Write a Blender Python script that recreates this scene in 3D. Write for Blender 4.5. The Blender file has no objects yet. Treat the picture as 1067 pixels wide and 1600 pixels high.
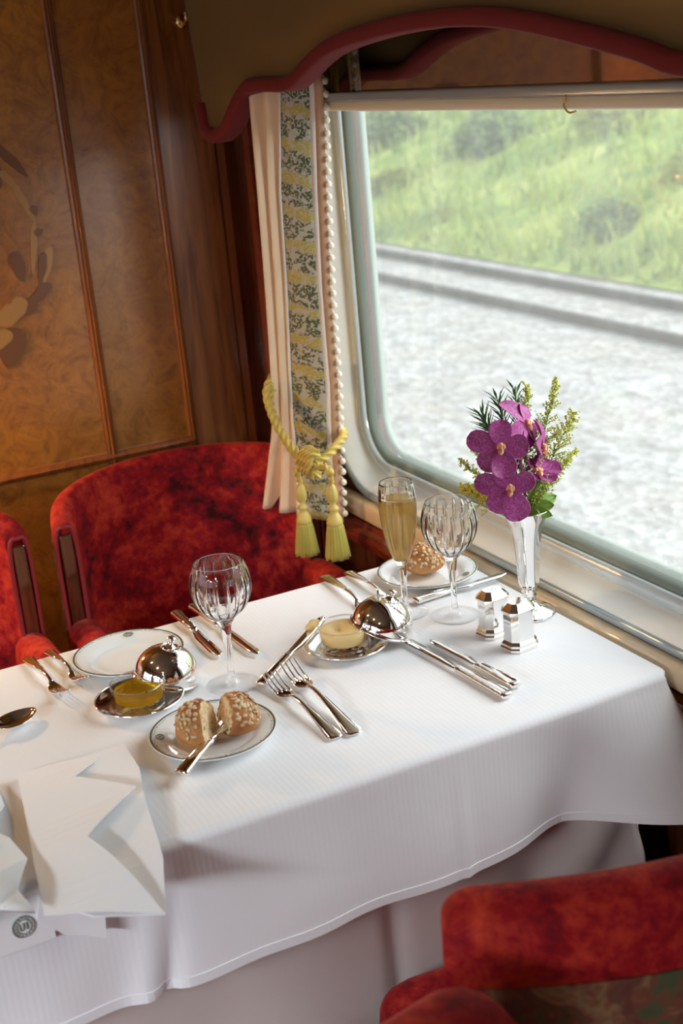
import bpy, bmesh, math, random
from mathutils import Vector, Matrix, noise
from math import sin, cos, pi, radians as rad, sqrt, atan2

random.seed(7)
scene = bpy.context.scene
COL = scene.collection
V = Vector

# ------------------------------------------------------------------ camera
cam_data = bpy.data.cameras.new('camera')
cam = bpy.data.objects.new('camera', cam_data)
COL.objects.link(cam)
RIGHT = V((0.45365, 0.88684, -0.08783))
DOWN = V((0.25031, -0.22139, -0.94251))
FWD = V((-0.85531, 0.40559, -0.32241))
cam.matrix_world = Matrix((
    (RIGHT.x, -DOWN.x, -FWD.x, 0.0),
    (RIGHT.y, -DOWN.y, -FWD.y, 0.0),
    (RIGHT.z, -DOWN.z, -FWD.z, 1.52),
    (0, 0, 0, 1)))
cam_data.sensor_fit = 'VERTICAL'
cam_data.sensor_height = 36.0
cam_data.lens = 2106.0 / 1600.0 * 36.0
cam_data.clip_start = 0.02
cam_data.clip_end = 300
cam_data.dof.use_dof = True
cam_data.dof.focus_distance = 1.86
cam_data.dof.aperture_fstop = 5.6
scene.camera = cam

# ------------------------------------------------------------------ world, sun, exposure
scene.view_settings.view_transform = 'Standard'
scene.view_settings.look = 'None'
scene.view_settings.gamma = 1.0
scene.view_settings.use_curve_mapping = False
scene.view_settings.exposure = 0.36
scene.cycles.use_denoising = True
scene.cycles.max_bounces = 14
scene.cycles.transmission_bounces = 12
scene.cycles.transparent_max_bounces = 16
scene.cycles.sample_clamp_indirect = 6.0
scene.cycles.blur_glossy = 0.4

world = bpy.data.worlds.new('overcast_sky')
scene.world = world
world.use_nodes = True
wn = world.node_tree.nodes
bg = wn['Background']
bg.inputs['Color'].default_value = (0.90, 0.95, 1.0, 1)
bg.inputs['Strength'].default_value = 1.0

sun_data = bpy.data.lights.new('sun', 'SUN')
sun_data.energy = 2.9
sun_data.angle = rad(46)
sun_data.color = (0.97, 0.985, 1.0)
sun = bpy.data.objects.new('sun', sun_data)
COL.objects.link(sun)
sun.rotation_euler = V((-0.26, -1.0, -0.76)).to_track_quat('-Z', 'Y').to_euler()


def area(name, loc, aim, size, energy, color):
    d = bpy.data.lights.new(name, 'AREA')
    d.shape = 'RECTANGLE'
    d.size, d.size_y = size
    d.energy = energy
    d.color = color
    o = bpy.data.objects.new(name, d)
    COL.objects.link(o)
    o.location = loc
    o.rotation_euler = (V(aim) - V(loc)).to_track_quat('-Z', 'Y').to_euler()
    return o


def bulb(name, loc, energy, color, size):
    d = bpy.data.lights.new(name, 'POINT')
    d.energy = energy
    d.color = color
    d.shadow_soft_size = size
    o = bpy.data.objects.new(name, d)
    COL.objects.link(o)
    o.location = loc
    return o


WARM = (1.0, 0.66, 0.34)
for k, (x, y) in enumerate([(-1.9, -0.55), (-0.9, -0.55), (0.3, -0.55)]):
    bulb('ceiling_bulb', (x, y, 2.16), 1.2, WARM, 0.05)

# fill strips added outside the windows on the other side of the coach
for x, e in ((-0.05, 80.0), (1.35, 110.0)):
    area('far_window_fill', (x, -2.75, 2.0), (x - 0.5, 0.6, 0.50), (1.5, 0.35), e, (0.88, 0.94, 1.0))
area('near_window_fill', (3.4, 1.85, 2.10), (-1.2, 0.62, 0.62), (1.6, 0.9), 330.0, (0.90, 0.95, 1.0))  # added area lamp outside the coach, brightens the near front of the table

# ------------------------------------------------------------------ node helpers


class Mat:
    def __init__(self, name):
        self.m = bpy.data.materials.new(name)
        self.m.use_nodes = True
        self.nt = self.m.node_tree
        self.b = self.nt.nodes['Principled BSDF']
        self.out = self.nt.nodes['Material Output']

    def n(self, t, **kw):
        nd = self.nt.nodes.new(t)
        for k, v in kw.items():
            if k in nd.inputs:
                nd.inputs[k].default_value = v
            else:
                setattr(nd, k, v)
        return nd

    def l(self, a, b):
        self.nt.links.new(a, b)

    def set(self, **kw):
        for k, v in kw.items():
            self.b.inputs[k.replace('_', ' ')].default_value = v
        return self

    def coords(self, kind='Object', scale=(1, 1, 1), rot=(0, 0, 0)):
        tc = self.n('ShaderNodeTexCoord')
        mp = self.n('ShaderNodeMapping')
        mp.inputs['Scale'].default_value = scale
        mp.inputs['Rotation'].default_value = rot
        self.l(tc.outputs[kind], mp.inputs['Vector'])
        return mp.outputs['Vector']

    def geo(self, scale=(1, 1, 1), rot=(0, 0, 0)):
        tc = self.n('ShaderNodeNewGeometry')
        mp = self.n('ShaderNodeMapping')
        mp.inputs['Scale'].default_value = scale
        mp.inputs['Rotation'].default_value = rot
        self.l(tc.outputs['Position'], mp.inputs['Vector'])
        return mp.outputs['Vector']

    def noise(self, vec, scale, detail=4.0, rough=0.55, dist=0.0):
        nd = self.n('ShaderNodeTexNoise', Scale=scale, Detail=detail, Roughness=rough, Distortion=dist)
        self.l(vec, nd.inputs['Vector'])
        return nd.outputs['Fac']

    def ramp(self, fac, stops):
        r = self.n('ShaderNodeValToRGB')
        e = r.color_ramp.elements
        while len(e) < len(stops):
            e.new(0.5)
        for i, (p, c) in enumerate(stops):
            e[i].position = p
            e[i].color = c if len(c) == 4 else (*c, 1)
        self.l(fac, r.inputs['Fac'])
        return r.outputs['Color']

    def mix(self, fac, a, b, mode='MIX'):
        nd = self.n('ShaderNodeMix', data_type='RGBA', blend_type=mode)
        for sock, val in ((nd.inputs[0], fac), (nd.inputs[6], a), (nd.inputs[7], b)):
            if hasattr(val, 'is_linked'):
                self.l(val, sock)
            elif isinstance(val, (int, float)):
                sock.default_value = val
            else:
                sock.default_value = val if len(val) == 4 else (*val, 1)
        return nd.outputs[2]

    def math(self, op, a, b=0.0):
        nd = self.n('ShaderNodeMath', operation=op)
        for i, val in enumerate((a, b)):
            if hasattr(val, 'is_linked'):
                self.l(val, nd.inputs[i])
            else:
                nd.inputs[i].default_value = val
        return nd.outputs[0]

    def color(self, sock):
        self.l(sock, self.b.inputs['Base Color'])
        return self

    def bump(self, h, strength=0.3, dist=0.01):
        nd = self.n('ShaderNodeBump', Strength=strength, Distance=dist)
        self.l(h, nd.inputs['Height'])
        self.l(nd.outputs['Normal'], self.b.inputs['Normal'])
        return self


def plain(name, color, rough=0.6, metal=0.0, **kw):
    m = Mat(name)
    m.set(Base_Color=(*color, 1), Roughness=rough, Metallic=metal, **kw)
    return m.m


def cloth_mat(name, color, ribs=True):
    m = Mat(name)
    m.set(Base_Color=(*color, 1), Roughness=0.85, Sheen_Weight=0.15)
    v = m.geo()
    w = m.n('ShaderNodeTexWave', Scale=45.0, Distortion=0.4, bands_direction='Y')
    m.l(v, w.inputs['Vector'])
    w2 = m.n('ShaderNodeTexWave', Scale=120.0, Distortion=0.4, bands_direction='Z')
    m.l(v, w2.inputs['Vector'])
    big = m.noise(v, 7.0, 3.0)
    h = m.math('ADD', m.math('MULTIPLY', w.outputs['Fac'], 0.03 if ribs else 0.0), m.math('MULTIPLY', w2.outputs['Fac'], 0.015 if ribs else 0.0))
    h = m.math('ADD', h, m.math('MULTIPLY', big, 1.6))
    m.bump(h, 0.35, 0.006)
    return m.m


def velvet_mat(name, dark, bright, hot):
    m = Mat(name)
    v = m.coords('Object')
    a = m.noise(v, 7.0, 6.0, 0.65, 0.6)
    b = m.noise(v, 48.0, 5.0, 0.7, 0.3)
    f = m.math('ADD', m.math('MULTIPLY', a, 0.62), m.math('MULTIPLY', b, 0.42))
    m.color(m.ramp(f, [(0.40, dark), (0.52, bright), (0.66, hot)]))
    m.set(Roughness=0.75, Sheen_Weight=0.28, Sheen_Roughness=0.35)
    m.b.inputs['Sheen Tint'].default_value = (1.0, 0.25, 0.15, 1)
    m.b.inputs['Specular IOR Level'].default_value = 0.2
    m.bump(b, 0.25, 0.004)
    return m.m


def wood_mat(name, c1, c2, c3, axis='Z', rough=0.25, coat=0.5):
    m = Mat(name)
    sc = {'Z': (9, 9, 0.7), 'Y': (9, 0.7, 9), 'X': (0.7, 9, 9)}[axis]
    v = m.geo(sc)
    f = m.noise(v, 4.0, 8.0, 0.65, 1.2)
    m.color(m.ramp(f, [(0.3, c1), (0.5, c2), (0.72, c3)]))
    m.set(Roughness=rough, Coat_Weight=coat, Coat_Roughness=0.08)
    m.bump(f, 0.05, 0.002)
    return m.m


def burl_mat(name):
    m = Mat(name)
    v = m.geo()
    big = m.noise(v, 4.5, 5.0, 0.6, 1.0)
    mid = m.noise(v, 17.0, 8.0, 0.7, 2.2)
    fine = m.noise(v, 75.0, 6.0, 0.7, 1.5)
    c = m.ramp(mid, [(0.28, (0.16, 0.050, 0.008)), (0.45, (0.36, 0.140, 0.021)), (0.6, (0.50, 0.215, 0.033)), (0.8, (0.38, 0.138, 0.020))])
    c = m.mix(m.ramp(big, [(0.35, (0, 0, 0)), (0.7, (0.75, 0.75, 0.75))]), c, (0.28, 0.105, 0.024))
    c = m.mix(m.ramp(fine, [(0.56, (0, 0, 0)), (0.70, (0.55, 0.55, 0.55))]), c, (0.16, 0.06, 0.02))
    m.color(c)
    m.set(Roughness=0.34, Coat_Weight=0.25, Coat_Roughness=0.2)
    return m.m


def silver_mat(name, color=(0.90, 0.87, 0.82), rough=0.09):
    m = Mat(name)
    v = m.coords('Object')
    f = m.noise(v, 60.0, 3.0)
    m.set(Base_Color=(*color, 1), Metallic=1.0)
    r = m.n('ShaderNodeMapRange')
    r.inputs['To Min'].default_value = rough * 0.7
    r.inputs['To Max'].default_value = rough * 1.4
    m.l(f, r.inputs['Value'])
    m.l(r.outputs[0], m.b.inputs['Roughness'])
    return m.m


def glass_mat(name, color=(1, 1, 1), ior=1.5, rough=0.0):
    m = Mat(name)
    m.set(Base_Color=(*color, 1), Roughness=rough, IOR=ior, Transmission_Weight=1.0)
    return m.m


def thin_glass_mat(name, ior=1.45, tint=(1, 1, 1)):
    """thin walled clear glass: lets light straight through, mirrors more at grazing angles"""
    m = Mat(name)
    m.nt.nodes.remove(m.b)
    tr = m.n('ShaderNodeBsdfTransparent')
    tr.inputs['Color'].default_value = (*tint, 1)
    gl = m.n('ShaderNodeBsdfGlossy')
    gl.inputs['Roughness'].default_value = 0.02
    lw = m.n('ShaderNodeLayerWeight', Blend=0.5)
    fac = m.math('ADD', m.math('MULTIPLY', m.math('POWER', lw.outputs['Facing'], 5.0), 0.85), 0.02)
    mx = m.n('ShaderNodeMixShader')
    m.l(fac, mx.inputs[0])
    m.l(tr.outputs[0], mx.inputs[1])
    m.l(gl.outputs[0], mx.inputs[2])
    m.l(mx.outputs[0], m.out.inputs['Surface'])
    return m.m


def liquid_mat(name, color, ior, cloud, glow):
    """clear coloured liquid, slightly cloudy so that it catches the daylight"""
    m = Mat(name)
    m.set(Base_Color=(*color, 1), Roughness=0.0, IOR=ior, Transmission_Weight=1.0)
    tl = m.n('ShaderNodeBsdfTranslucent')
    tl.inputs['Color'].default_value = (*glow, 1)
    tr = m.n('ShaderNodeBsdfTransparent')
    tr.inputs['Color'].default_value = (*color, 1)
    m1 = m.n('ShaderNodeMixShader')
    m1.inputs[0].default_value = 0.5
    m.l(tl.outputs[0], m1.inputs[1])
    m.l(tr.outputs[0], m1.inputs[2])
    m2 = m.n('ShaderNodeMixShader')
    m2.inputs[0].default_value = cloud
    m.l(m.b.outputs[0], m2.inputs[1])
    m.l(m1.outputs[0], m2.inputs[2])
    m.l(m2.outputs[0], m.out.inputs['Surface'])
    return m.m


def pane_mat(name, film=0.05, tint=(0.97, 0.985, 0.975)):
    """window glass: clear, mirror-like at grazing angles, with a thin whitish film put in as haze over the view"""
    m = Mat(name)
    nt = m.nt
    nt.nodes.remove(m.b)
    tr = m.n('ShaderNodeBsdfTransparent')
    tr.inputs['Color'].default_value = (*tint, 1)
    gl = m.n('ShaderNodeBsdfGlossy')
    gl.inputs['Roughness'].default_value = 0.02
    fr = m.n('ShaderNodeFresnel')
    fr.inputs['IOR'].default_value = 1.5
    mx = m.n('ShaderNodeMixShader')
    m.l(fr.outputs[0], mx.inputs[0])
    m.l(tr.outputs[0], mx.inputs[1])
    m.l(gl.outputs[0], mx.inputs[2])
    tl = m.n('ShaderNodeBsdfTranslucent')
    tl.inputs['Color'].default_value = (0.9, 0.93, 0.92, 1)
    mx2 = m.n('ShaderNodeMixShader')
    v = m.geo((1, 1, 0.25))
    f = m.noise(v, 14.0, 6.0, 0.7)
    r = m.n('ShaderNodeMapRange')
    r.inputs['To Min'].default_value = film * 0.5
    r.inputs['To Max'].default_value = film * 1.6
    m.l(f, r.inputs['Value'])
    m.l(r.outputs[0], mx2.inputs[0])
    m.l(mx.outputs[0], mx2.inputs[1])
    m.l(tl.outputs[0], mx2.inputs[2])
    m.l(mx2.outputs[0], m.out.inputs['Surface'])
    return m.m


M = {}
M['linen'] = cloth_mat('white_linen', (0.83, 0.85, 0.875))
M['napkin'] = cloth_mat('napkin_linen', (0.86, 0.875, 0.89), False)
M['undercloth'] = cloth_mat('beige_undercloth', (0.62, 0.55, 0.52), False)
M['velvet'] = velvet_mat('red_velvet', (0.042, 0.001, 0.003), (0.27, 0.004, 0.009), (0.54, 0.048, 0.020))
M['piping'] = plain('red_piping', (0.22, 0.008, 0.012), 0.6)
M['burl'] = burl_mat('burl_veneer')
M['mahogany'] = wood_mat('mahogany', (0.10, 0.032, 0.010), (0.22, 0.075, 0.022), (0.33, 0.125, 0.040))
M['molding'] = wood_mat('molding_wood', (0.12, 0.036, 0.010), (0.25, 0.080, 0.020), (0.32, 0.115, 0.032), 'Z', 0.3, 0.4)
M['darkwood'] = wood_mat('dark_polished_wood', (0.030, 0.008, 0.004), (0.075, 0.018, 0.008), (0.13, 0.036, 0.015), 'Z', 0.10, 1.0)
M['redwood'] = wood_mat('red_polished_wood', (0.10, 0.016, 0.008), (0.20, 0.034, 0.014), (0.26, 0.06, 0.025), 'X', 0.14, 0.9)
M['inlay_dark'] = plain('inlay_dark', (0.19, 0.075, 0.028), 0.4)
M['inlay_light'] = plain('inlay_light', (0.45, 0.25, 0.08), 0.4)
M['frame_white'] = plain('frame_cream_paint', (0.90, 0.91, 0.86), 0.4, 0.0, Coat_Weight=0.2)
M['frame_blue'] = plain('frame_grey_metal', (0.38, 0.46, 0.49), 0.25, 0.35)
M['frame_pale'] = plain('frame_pale_metal', (0.62, 0.70, 0.72), 0.25, 0.2)
M['gasket'] = plain('rubber_gasket', (0.24, 0.29, 0.25), 0.7)
M['pane'] = pane_mat('window_glass', 0.14)
M['sill'] = wood_mat('pale_sill_wood', (0.68, 0.50, 0.30), (0.78, 0.61, 0.40), (0.82, 0.67, 0.47), 'X', 0.3, 0.4)
M['ceiling'] = plain('ceiling_paint', (0.30, 0.24, 0.17), 0.7)
M['carpet'] = plain('carpet', (0.10, 0.03, 0.025), 0.95)
M['silver'] = silver_mat('silver')
M['silver_bright'] = silver_mat('bright_silver', (0.93, 0.92, 0.90), 0.07)
M['porcelain'] = plain('porcelain', (0.84, 0.855, 0.83), 0.12, 0.0, Coat_Weight=0.5)
M['rim_green'] = plain('olive_gilt_line', (0.13, 0.13, 0.055), 0.3, 0.3)
M['crystal'] = glass_mat('crystal', (1, 1, 1), 1.5)
M['thin_glass'] = thin_glass_mat('thin_clear_glass')
M['champagne'] = liquid_mat('champagne', (0.99, 0.80, 0.40), 1.34, 0.55, (1.0, 0.74, 0.26))
M['foam'] = plain('champagne_foam', (0.92, 0.82, 0.70), 0.6)
M['oil'] = liquid_mat('olive_oil', (0.95, 0.76, 0.12), 1.46, 0.55, (0.85, 0.62, 0.06))
M['butter'] = plain('butter', (0.86, 0.62, 0.28), 0.45, 0.0, Subsurface_Weight=0.2)
M['gold_cord'] = plain('gold_cord', (0.56, 0.41, 0.06), 0.5, 0.0, Sheen_Weight=0.4)
M['gold_thread'] = plain('gold_thread', (0.40, 0.34, 0.045), 0.5, 0.0, Sheen_Weight=0.4)
M['gold_pale'] = plain('gold_pale', (0.56, 0.43, 0.11), 0.5)
M['valance'] = plain('gold_silk', (0.15, 0.098, 0.030), 0.5, 0.0, Sheen_Weight=0.1)
M['red_trim'] = plain('red_trim_velvet', (0.15, 0.005, 0.008), 0.85, 0.0, Sheen_Weight=0.05)
M['tape'] = plain('white_tape', (0.80, 0.79, 0.76), 0.8)
M['braid'] = plain('beige_braid', (0.55, 0.38, 0.25), 0.8)
M['pompom'] = plain('ivory_pompom', (0.80, 0.72, 0.60), 0.9)
M['brass'] = silver_mat('brass', (0.78, 0.56, 0.22), 0.2)
M['stem_green'] = plain('stem_green', (0.13, 0.22, 0.05), 0.6)
M['leaf_dark'] = plain('dark_leaf', (0.045, 0.12, 0.03), 0.5)
M['leaf_fresh'] = plain('fresh_leaf', (0.20, 0.36, 0.05), 0.45)
M['goldenrod'] = plain('goldenrod_bud', (0.56, 0.58, 0.09), 0.7)
M['goldenrod_yellow'] = plain('goldenrod_yellow', (0.75, 0.62, 0.05), 0.7)
M['mark_ink'] = plain('laundry_ink', (0.26, 0.29, 0.26), 0.8)
M['lamp'] = Mat('lamp_glow').set(Emission_Color=(1.0, 0.75, 0.45, 1), Emission_Strength=18.0, Base_Color=(1, 0.9, 0.7, 1)).m


def satin_mat():
    m = Mat('cream_satin')
    m.color(m.ramp(m.noise(m.coords('Object', (6, 6, 1)), 5.0, 4.0), [(0.3, (0.72, 0.52, 0.33)), (0.7, (0.86, 0.68, 0.47))]))
    m.set(Roughness=0.45, Sheen_Weight=0.3)
    return m.m


def lining_mat():
    m = Mat('gold_lining')
    m.color(m.ramp(m.noise(m.coords('Object', (6, 6, 1)), 5.0, 4.0), [(0.3, (0.50, 0.33, 0.10)), (0.7, (0.62, 0.44, 0.16))]))
    m.set(Roughness=0.5)
    return m.m


def brocade_mat():
    """silver ground with sprigs of dark green berries between bands of yellow ones"""
    m = Mat('brocade')
    tc = m.n('ShaderNodeTexCoord')
    uv = tc.outputs['UV']

    def scaled(sc):
        mp = m.n('ShaderNodeMapping')
        mp.inputs['Scale'].default_value = sc
        m.l(uv, mp.inputs['Vector'])
        return mp.outputs['Vector']
    vor = m.n('ShaderNodeTexVoronoi', Scale=1.0)
    m.l(scaled((290, 290, 290)), vor.inputs['Vector'])
    dots = m.ramp(vor.outputs['Distance'], [(0.54, (1, 1, 1)), (0.66, (0, 0, 0))])
    cl = m.noise(scaled((1, 1, 1)), 62.0, 1.5, 0.5, 0.4)
    sep = m.n('ShaderNodeSeparateXYZ')
    m.l(scaled((1, 1, 1)), sep.inputs[0])
    wob = m.math('MULTIPLY', m.math('SUBTRACT', m.noise(scaled((1, 1, 1)), 48.0, 1.0), 0.5), 2.6)
    ph = m.math('ADD', m.math('ADD', m.math('MULTIPLY', sep.outputs['Y'], 2 * pi / 0.056), m.math('MULTIPLY', sep.outputs['X'], 26.0)), wob)
    band = m.math('SINE', ph)
    yellow = m.ramp(band, [(0.45, (0, 0, 0)), (0.70, (1, 1, 1))])
    green = m.mix(1.0, m.ramp(cl, [(0.41, (0, 0, 0)), (0.46, (1, 1, 1))]), m.ramp(band, [(0.30, (1, 1, 1)), (0.62, (0.1, 0.1, 0.1))]), 'MULTIPLY')
    ymask = m.mix(1.0, yellow, m.ramp(cl, [(0.34, (0, 0, 0)), (0.42, (1, 1, 1))]), 'MULTIPLY')
    c = m.mix(m.mix(1.0, ymask, m.ramp(vor.outputs['Distance'], [(0.45, (1, 1, 1)), (0.75, (0.35, 0.35, 0.35))]), 'MULTIPLY'), (0.44, 0.46, 0.42), (0.44, 0.38, 0.055))
    c = m.mix(m.mix(1.0, dots, green, 'MULTIPLY'), c, (0.05, 0.085, 0.022))
    m.color(c)
    m.set(Roughness=0.55, Sheen_Weight=0.2)
    m.bump(vor.outputs['Distance'], 0.15, 0.001)
    return m.m


def tapestry_mat():
    m = Mat('tapestry')
    v = m.coords('Object')
    a = m.noise(v, 16.0, 3.0, 0.6, 1.0)
    b = m.noise(v, 29.0, 2.0, 0.6, 0.5)
    c = m.ramp(a, [(0.36, (0.05, 0.07, 0.025)), (0.46, (0.16, 0.035, 0.02)), (0.55, (0.22, 0.13, 0.06)), (0.66, (0.20, 0.02, 0.015))])
    c = m.mix(m.ramp(b, [(0.5, (0, 0, 0)), (0.62, (0.8, 0.8, 0.8))]), c, (0.10, 0.02, 0.015))
    m.color(c)
    m.set(Roughness=0.85)
    return m.m


def petal_mat():
    """magenta petals with a fine pale net of veins, paler by the rim"""
    m = Mat('orchid_petal')
    tc = m.n('ShaderNodeTexCoord')
    mp = m.n('ShaderNodeMapping')
    mp.inputs['Scale'].default_value = (17, 11, 1)
    m.l(tc.outputs['UV'], mp.inputs['Vector'])
    vor = m.n('ShaderNodeTexVoronoi', feature='DISTANCE_TO_EDGE', Scale=1.0)
    m.l(mp.outputs['Vector'], vor.inputs['Vector'])
    net = m.ramp(vor.outputs['Distance'], [(0.03, (1, 1, 1)), (0.16, (0, 0, 0))])
    c = m.mix(m.mix(1.0, net, (0.55, 0.55, 0.55), 'MULTIPLY'), (0.320, 0.010, 0.200), (0.62, 0.20, 0.50))
    m.color(c)
    m.set(Roughness=0.5, Sheen_Weight=0.25, Subsurface_Weight=0.0)
    return m.m


def bread_mat():
    m = Mat('bread_crust')
    v = m.coords('Object')
    a = m.noise(v, 22.0, 6.0, 0.6)
    b = m.noise(v, 95.0, 5.0, 0.6)
    m.color(m.ramp(a, [(0.32, (0.24, 0.075, 0.016)), (0.5, (0.44, 0.175, 0.045)), (0.7, (0.58, 0.30, 0.11))]))
    m.set(Roughness=0.55)
    m.bump(b, 0.5, 0.003)
    return m.m


def noise_mat(name, scale, stops, rough=0.8, bump=0.4, dist=0.003, detail=6.0, kind='Object'):
    m = Mat(name)
    v = m.coords(kind) if kind == 'Object' else m.geo()
    a = m.noise(v, scale, detail, 0.65)
    m.color(m.ramp(a, stops))
    m.set(Roughness=rough)
    if bump:
        m.bump(a, bump, dist)
    return m.m


def gravel_mat():
    m = Mat('ballast_gravel')
    v = m.geo()
    vor = m.n('ShaderNodeTexVoronoi', Scale=13.0)
    m.l(v, vor.inputs['Vector'])
    big = m.noise(v, 0.9, 4.0)
    mid = m.noise(v, 5.0, 5.0, 0.7)
    c = m.ramp(mid, [(0.30, (0.24, 0.235, 0.225)), (0.48, (0.42, 0.425, 0.415)), (0.66, (0.58, 0.59, 0.58))])
    c = m.mix(m.ramp(big, [(0.4, (0, 0, 0)), (0.75, (0.5, 0.5, 0.5))]), c, (0.46, 0.41, 0.35))
    hsv = m.mix(0.35, c, vor.outputs['Color'], 'SOFT_LIGHT')
    bw = m.n('ShaderNodeRGBToBW')
    m.l(vor.outputs['Color'], bw.inputs['Color'])
    c = m.mix(m.ramp(bw.outputs[0], [(0.3, (0.45, 0.45, 0.45)), (0.5, (0, 0, 0))]), c, (0.24, 0.22, 0.20))
    m.color(c)
    m.set(Roughness=0.95)
    m.bump(vor.outputs['Distance'], 0.8, 0.04)
    return m.m


M['satin'] = satin_mat()
M['lining'] = lining_mat()
M['brocade'] = brocade_mat()
M['tapestry'] = tapestry_mat()
M['petal'] = petal_mat()
M['lip'] = noise_mat('orchid_lip', 90.0, [(0.4, (0.55, 0.09, 0.10)), (0.52, (0.85, 0.50, 0.20)), (0.66, (0.95, 0.85, 0.75))], 0.5, 0)
M['crust'] = bread_mat()
M['crumb'] = noise_mat('bread_crumb', 120.0, [(0.35, (0.50, 0.30, 0.12)), (0.55, (0.80, 0.64, 0.40))], 0.9, 0.8, 0.003)
M['oat'] = noise_mat('oat_flakes', 40.0, [(0.3, (0.55, 0.33, 0.14)), (0.7, (0.84, 0.68, 0.44))], 0.8, 0)
M['gravel'] = gravel_mat()
M['hill'] = noise_mat('grassy_bank', 0.9, [(0.3, (0.10, 0.17, 0.035)), (0.45, (0.26, 0.37, 0.08)), (0.58, (0.43, 0.51, 0.12)), (0.72, (0.56, 0.58, 0.26))], 0.95, 0.8, 0.2, 7.0, 'geo')
M['grass'] = noise_mat('grass_blades', 0.6, [(0.35, (0.24, 0.36, 0.08)), (0.65, (0.55, 0.60, 0.16))], 0.9, 0, kind='geo')
M['bush_green'] = noise_mat('bush_leaves', 3.0, [(0.3, (0.13, 0.21, 0.06)), (0.7, (0.30, 0.40, 0.12))], 0.8, 0)
M['bush_yellow'] = noise_mat('yellow_bush_leaves', 3.0, [(0.3, (0.30, 0.38, 0.08)), (0.7, (0.55, 0.56, 0.12))], 0.8, 0)
M['rail_steel'] = plain('rusty_rail_steel', (0.075, 0.066, 0.058), 0.75, 0.0)
M['sleeper'] = plain('weathered_sleeper', (0.20, 0.185, 0.17), 0.9)

# ------------------------------------------------------------------ mesh helpers


def finish(name, bm, mat, parent=None, smooth=True, kind=None, label=None, recalc=True):
    if recalc:
        bmesh.ops.recalc_face_normals(bm, faces=bm.faces[:])
    me = bpy.data.meshes.new(name)
    bm.to_mesh(me)
    bm.free()
    for p in me.polygons:
        p.use_smooth = smooth
    for mm in (mat if isinstance(mat, (list, tuple)) else [mat]):
        me.materials.append(mm)
    o = bpy.data.objects.new(name, me)
    COL.objects.link(o)
    if parent:
        o.parent = parent
    if kind:
        o['kind'] = kind
    if label:
        o['label'] = label
    return o


def tag(o, label, cat, group=None, kind=None):
    o['label'] = label
    o['category'] = cat
    if group:
        o['group'] = group
    if kind:
        o['kind'] = kind
    return o


def thing(name, label, cat, loc=(0, 0, 0), rot=(0, 0, 0), group=None):
    o = bpy.data.objects.new(name, None)
    o.empty_display_size = 0.05
    COL.objects.link(o)
    o.location = loc
    o.rotation_euler = rot
    return tag(o, label, cat, group)


def copy_thing(root, loc, rot, label, group=None, name=None):
    r = root.copy()
    COL.objects.link(r)
    r.location = loc
    r.rotation_euler = rot
    r['label'] = label
    if group:
        r['group'] = group
    for ch in list(root.children):
        c = ch.copy()
        COL.objects.link(c)
        c.parent = r
        for g in list(ch.children):
            d = g.copy()
            COL.objects.link(d)
            d.parent = c
    return r


def bridge(bm, rings, closed=True, cap0=False, cap1=False, mi=0):
    for a, b in zip(rings[:-1], rings[1:]):
        n = len(a)
        for i in range(n if closed else n - 1):
            j = (i + 1) % n
            try:
                f = bm.faces.new((a[i], a[j], b[j], b[i]))
                f.material_index = mi
            except ValueError:
                pass
    for flag, ring in ((cap0, rings[0]), (cap1, rings[-1])):
        if flag:
            try:
                bm.faces.new(ring).material_index = mi
            except ValueError:
                pass


def lathe(bm, prof, seg=48, mod=None, cap0=False, cap1=False, o=(0, 0, 0), mi=0):
    rings = []
    ox, oy, oz = o
    for r, z in prof:
        ring = []
        for i in range(seg):
            a = 2 * pi * i / seg
            rr = r if mod is None else mod(r, z, a)
            ring.append(bm.verts.new((ox + rr * cos(a), oy + rr * sin(a), oz + z)))
        rings.append(ring)
    bridge(bm, rings, True, cap0, cap1, mi)
    return rings


def spline(pts, n):
    """Catmull-Rom through pts"""
    pts = [V(p) for p in pts]
    P = [pts[0] * 2 - pts[1]] + pts + [pts[-1] * 2 - pts[-2]]
    out = []
    for i in range(1, len(P) - 2):
        for k in range(n):
            t = k / n
            a, b, c, d = P[i - 1], P[i], P[i + 1], P[i + 2]
            out.append(0.5 * ((2 * b) + (c - a) * t + (2 * a - 5 * b + 4 * c - d) * t * t + (3 * b - 3 * c + d - a) * t ** 3))
    out.append(pts[-1])
    return out


def tube(bm, pts, r, seg=8, cap=True, twist=0.0, lobes=0, depth=0.0, mi=0):
    pts = [V(p) for p in pts]
    n = len(pts)
    rr = r if isinstance(r, (list, tuple)) else [r] * n
    t0 = (pts[1] - pts[0]).normalized()
    ref = V((0, 0, 1)) if abs(t0.z) < 0.9 else V((1, 0, 0))
    u = t0.cross(ref).normalized()
    rings = []
    for i, p in enumerate(pts):
        t = (pts[min(i + 1, n - 1)] - pts[max(i - 1, 0)]).normalized()
        u = (u - t * u.dot(t)).normalized()
        w = t.cross(u)
        ring = []
        for k in range(seg):
            a = 2 * pi * k / seg + twist * i
            q = rr[i] * (1 + (depth * cos(lobes * 2 * pi * k / seg) if lobes else 0))
            ring.append(bm.verts.new(p + u * q * cos(a) + w * q * sin(a)))
        rings.append(ring)
    bridge(bm, rings, True, cap, cap, mi)


def box(bm, lo, hi, mi=0):
    vs = [bm.verts.new((x, y, z)) for x in (lo[0], hi[0]) for y in (lo[1], hi[1]) for z in (lo[2], hi[2])]
    for f in ((0, 1, 3, 2), (4, 6, 7, 5), (0, 4, 5, 1), (2, 3, 7, 6), (0, 2, 6, 4), (1, 5, 7, 3)):
        bm.faces.new([vs[i] for i in f]).material_index = mi


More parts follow.
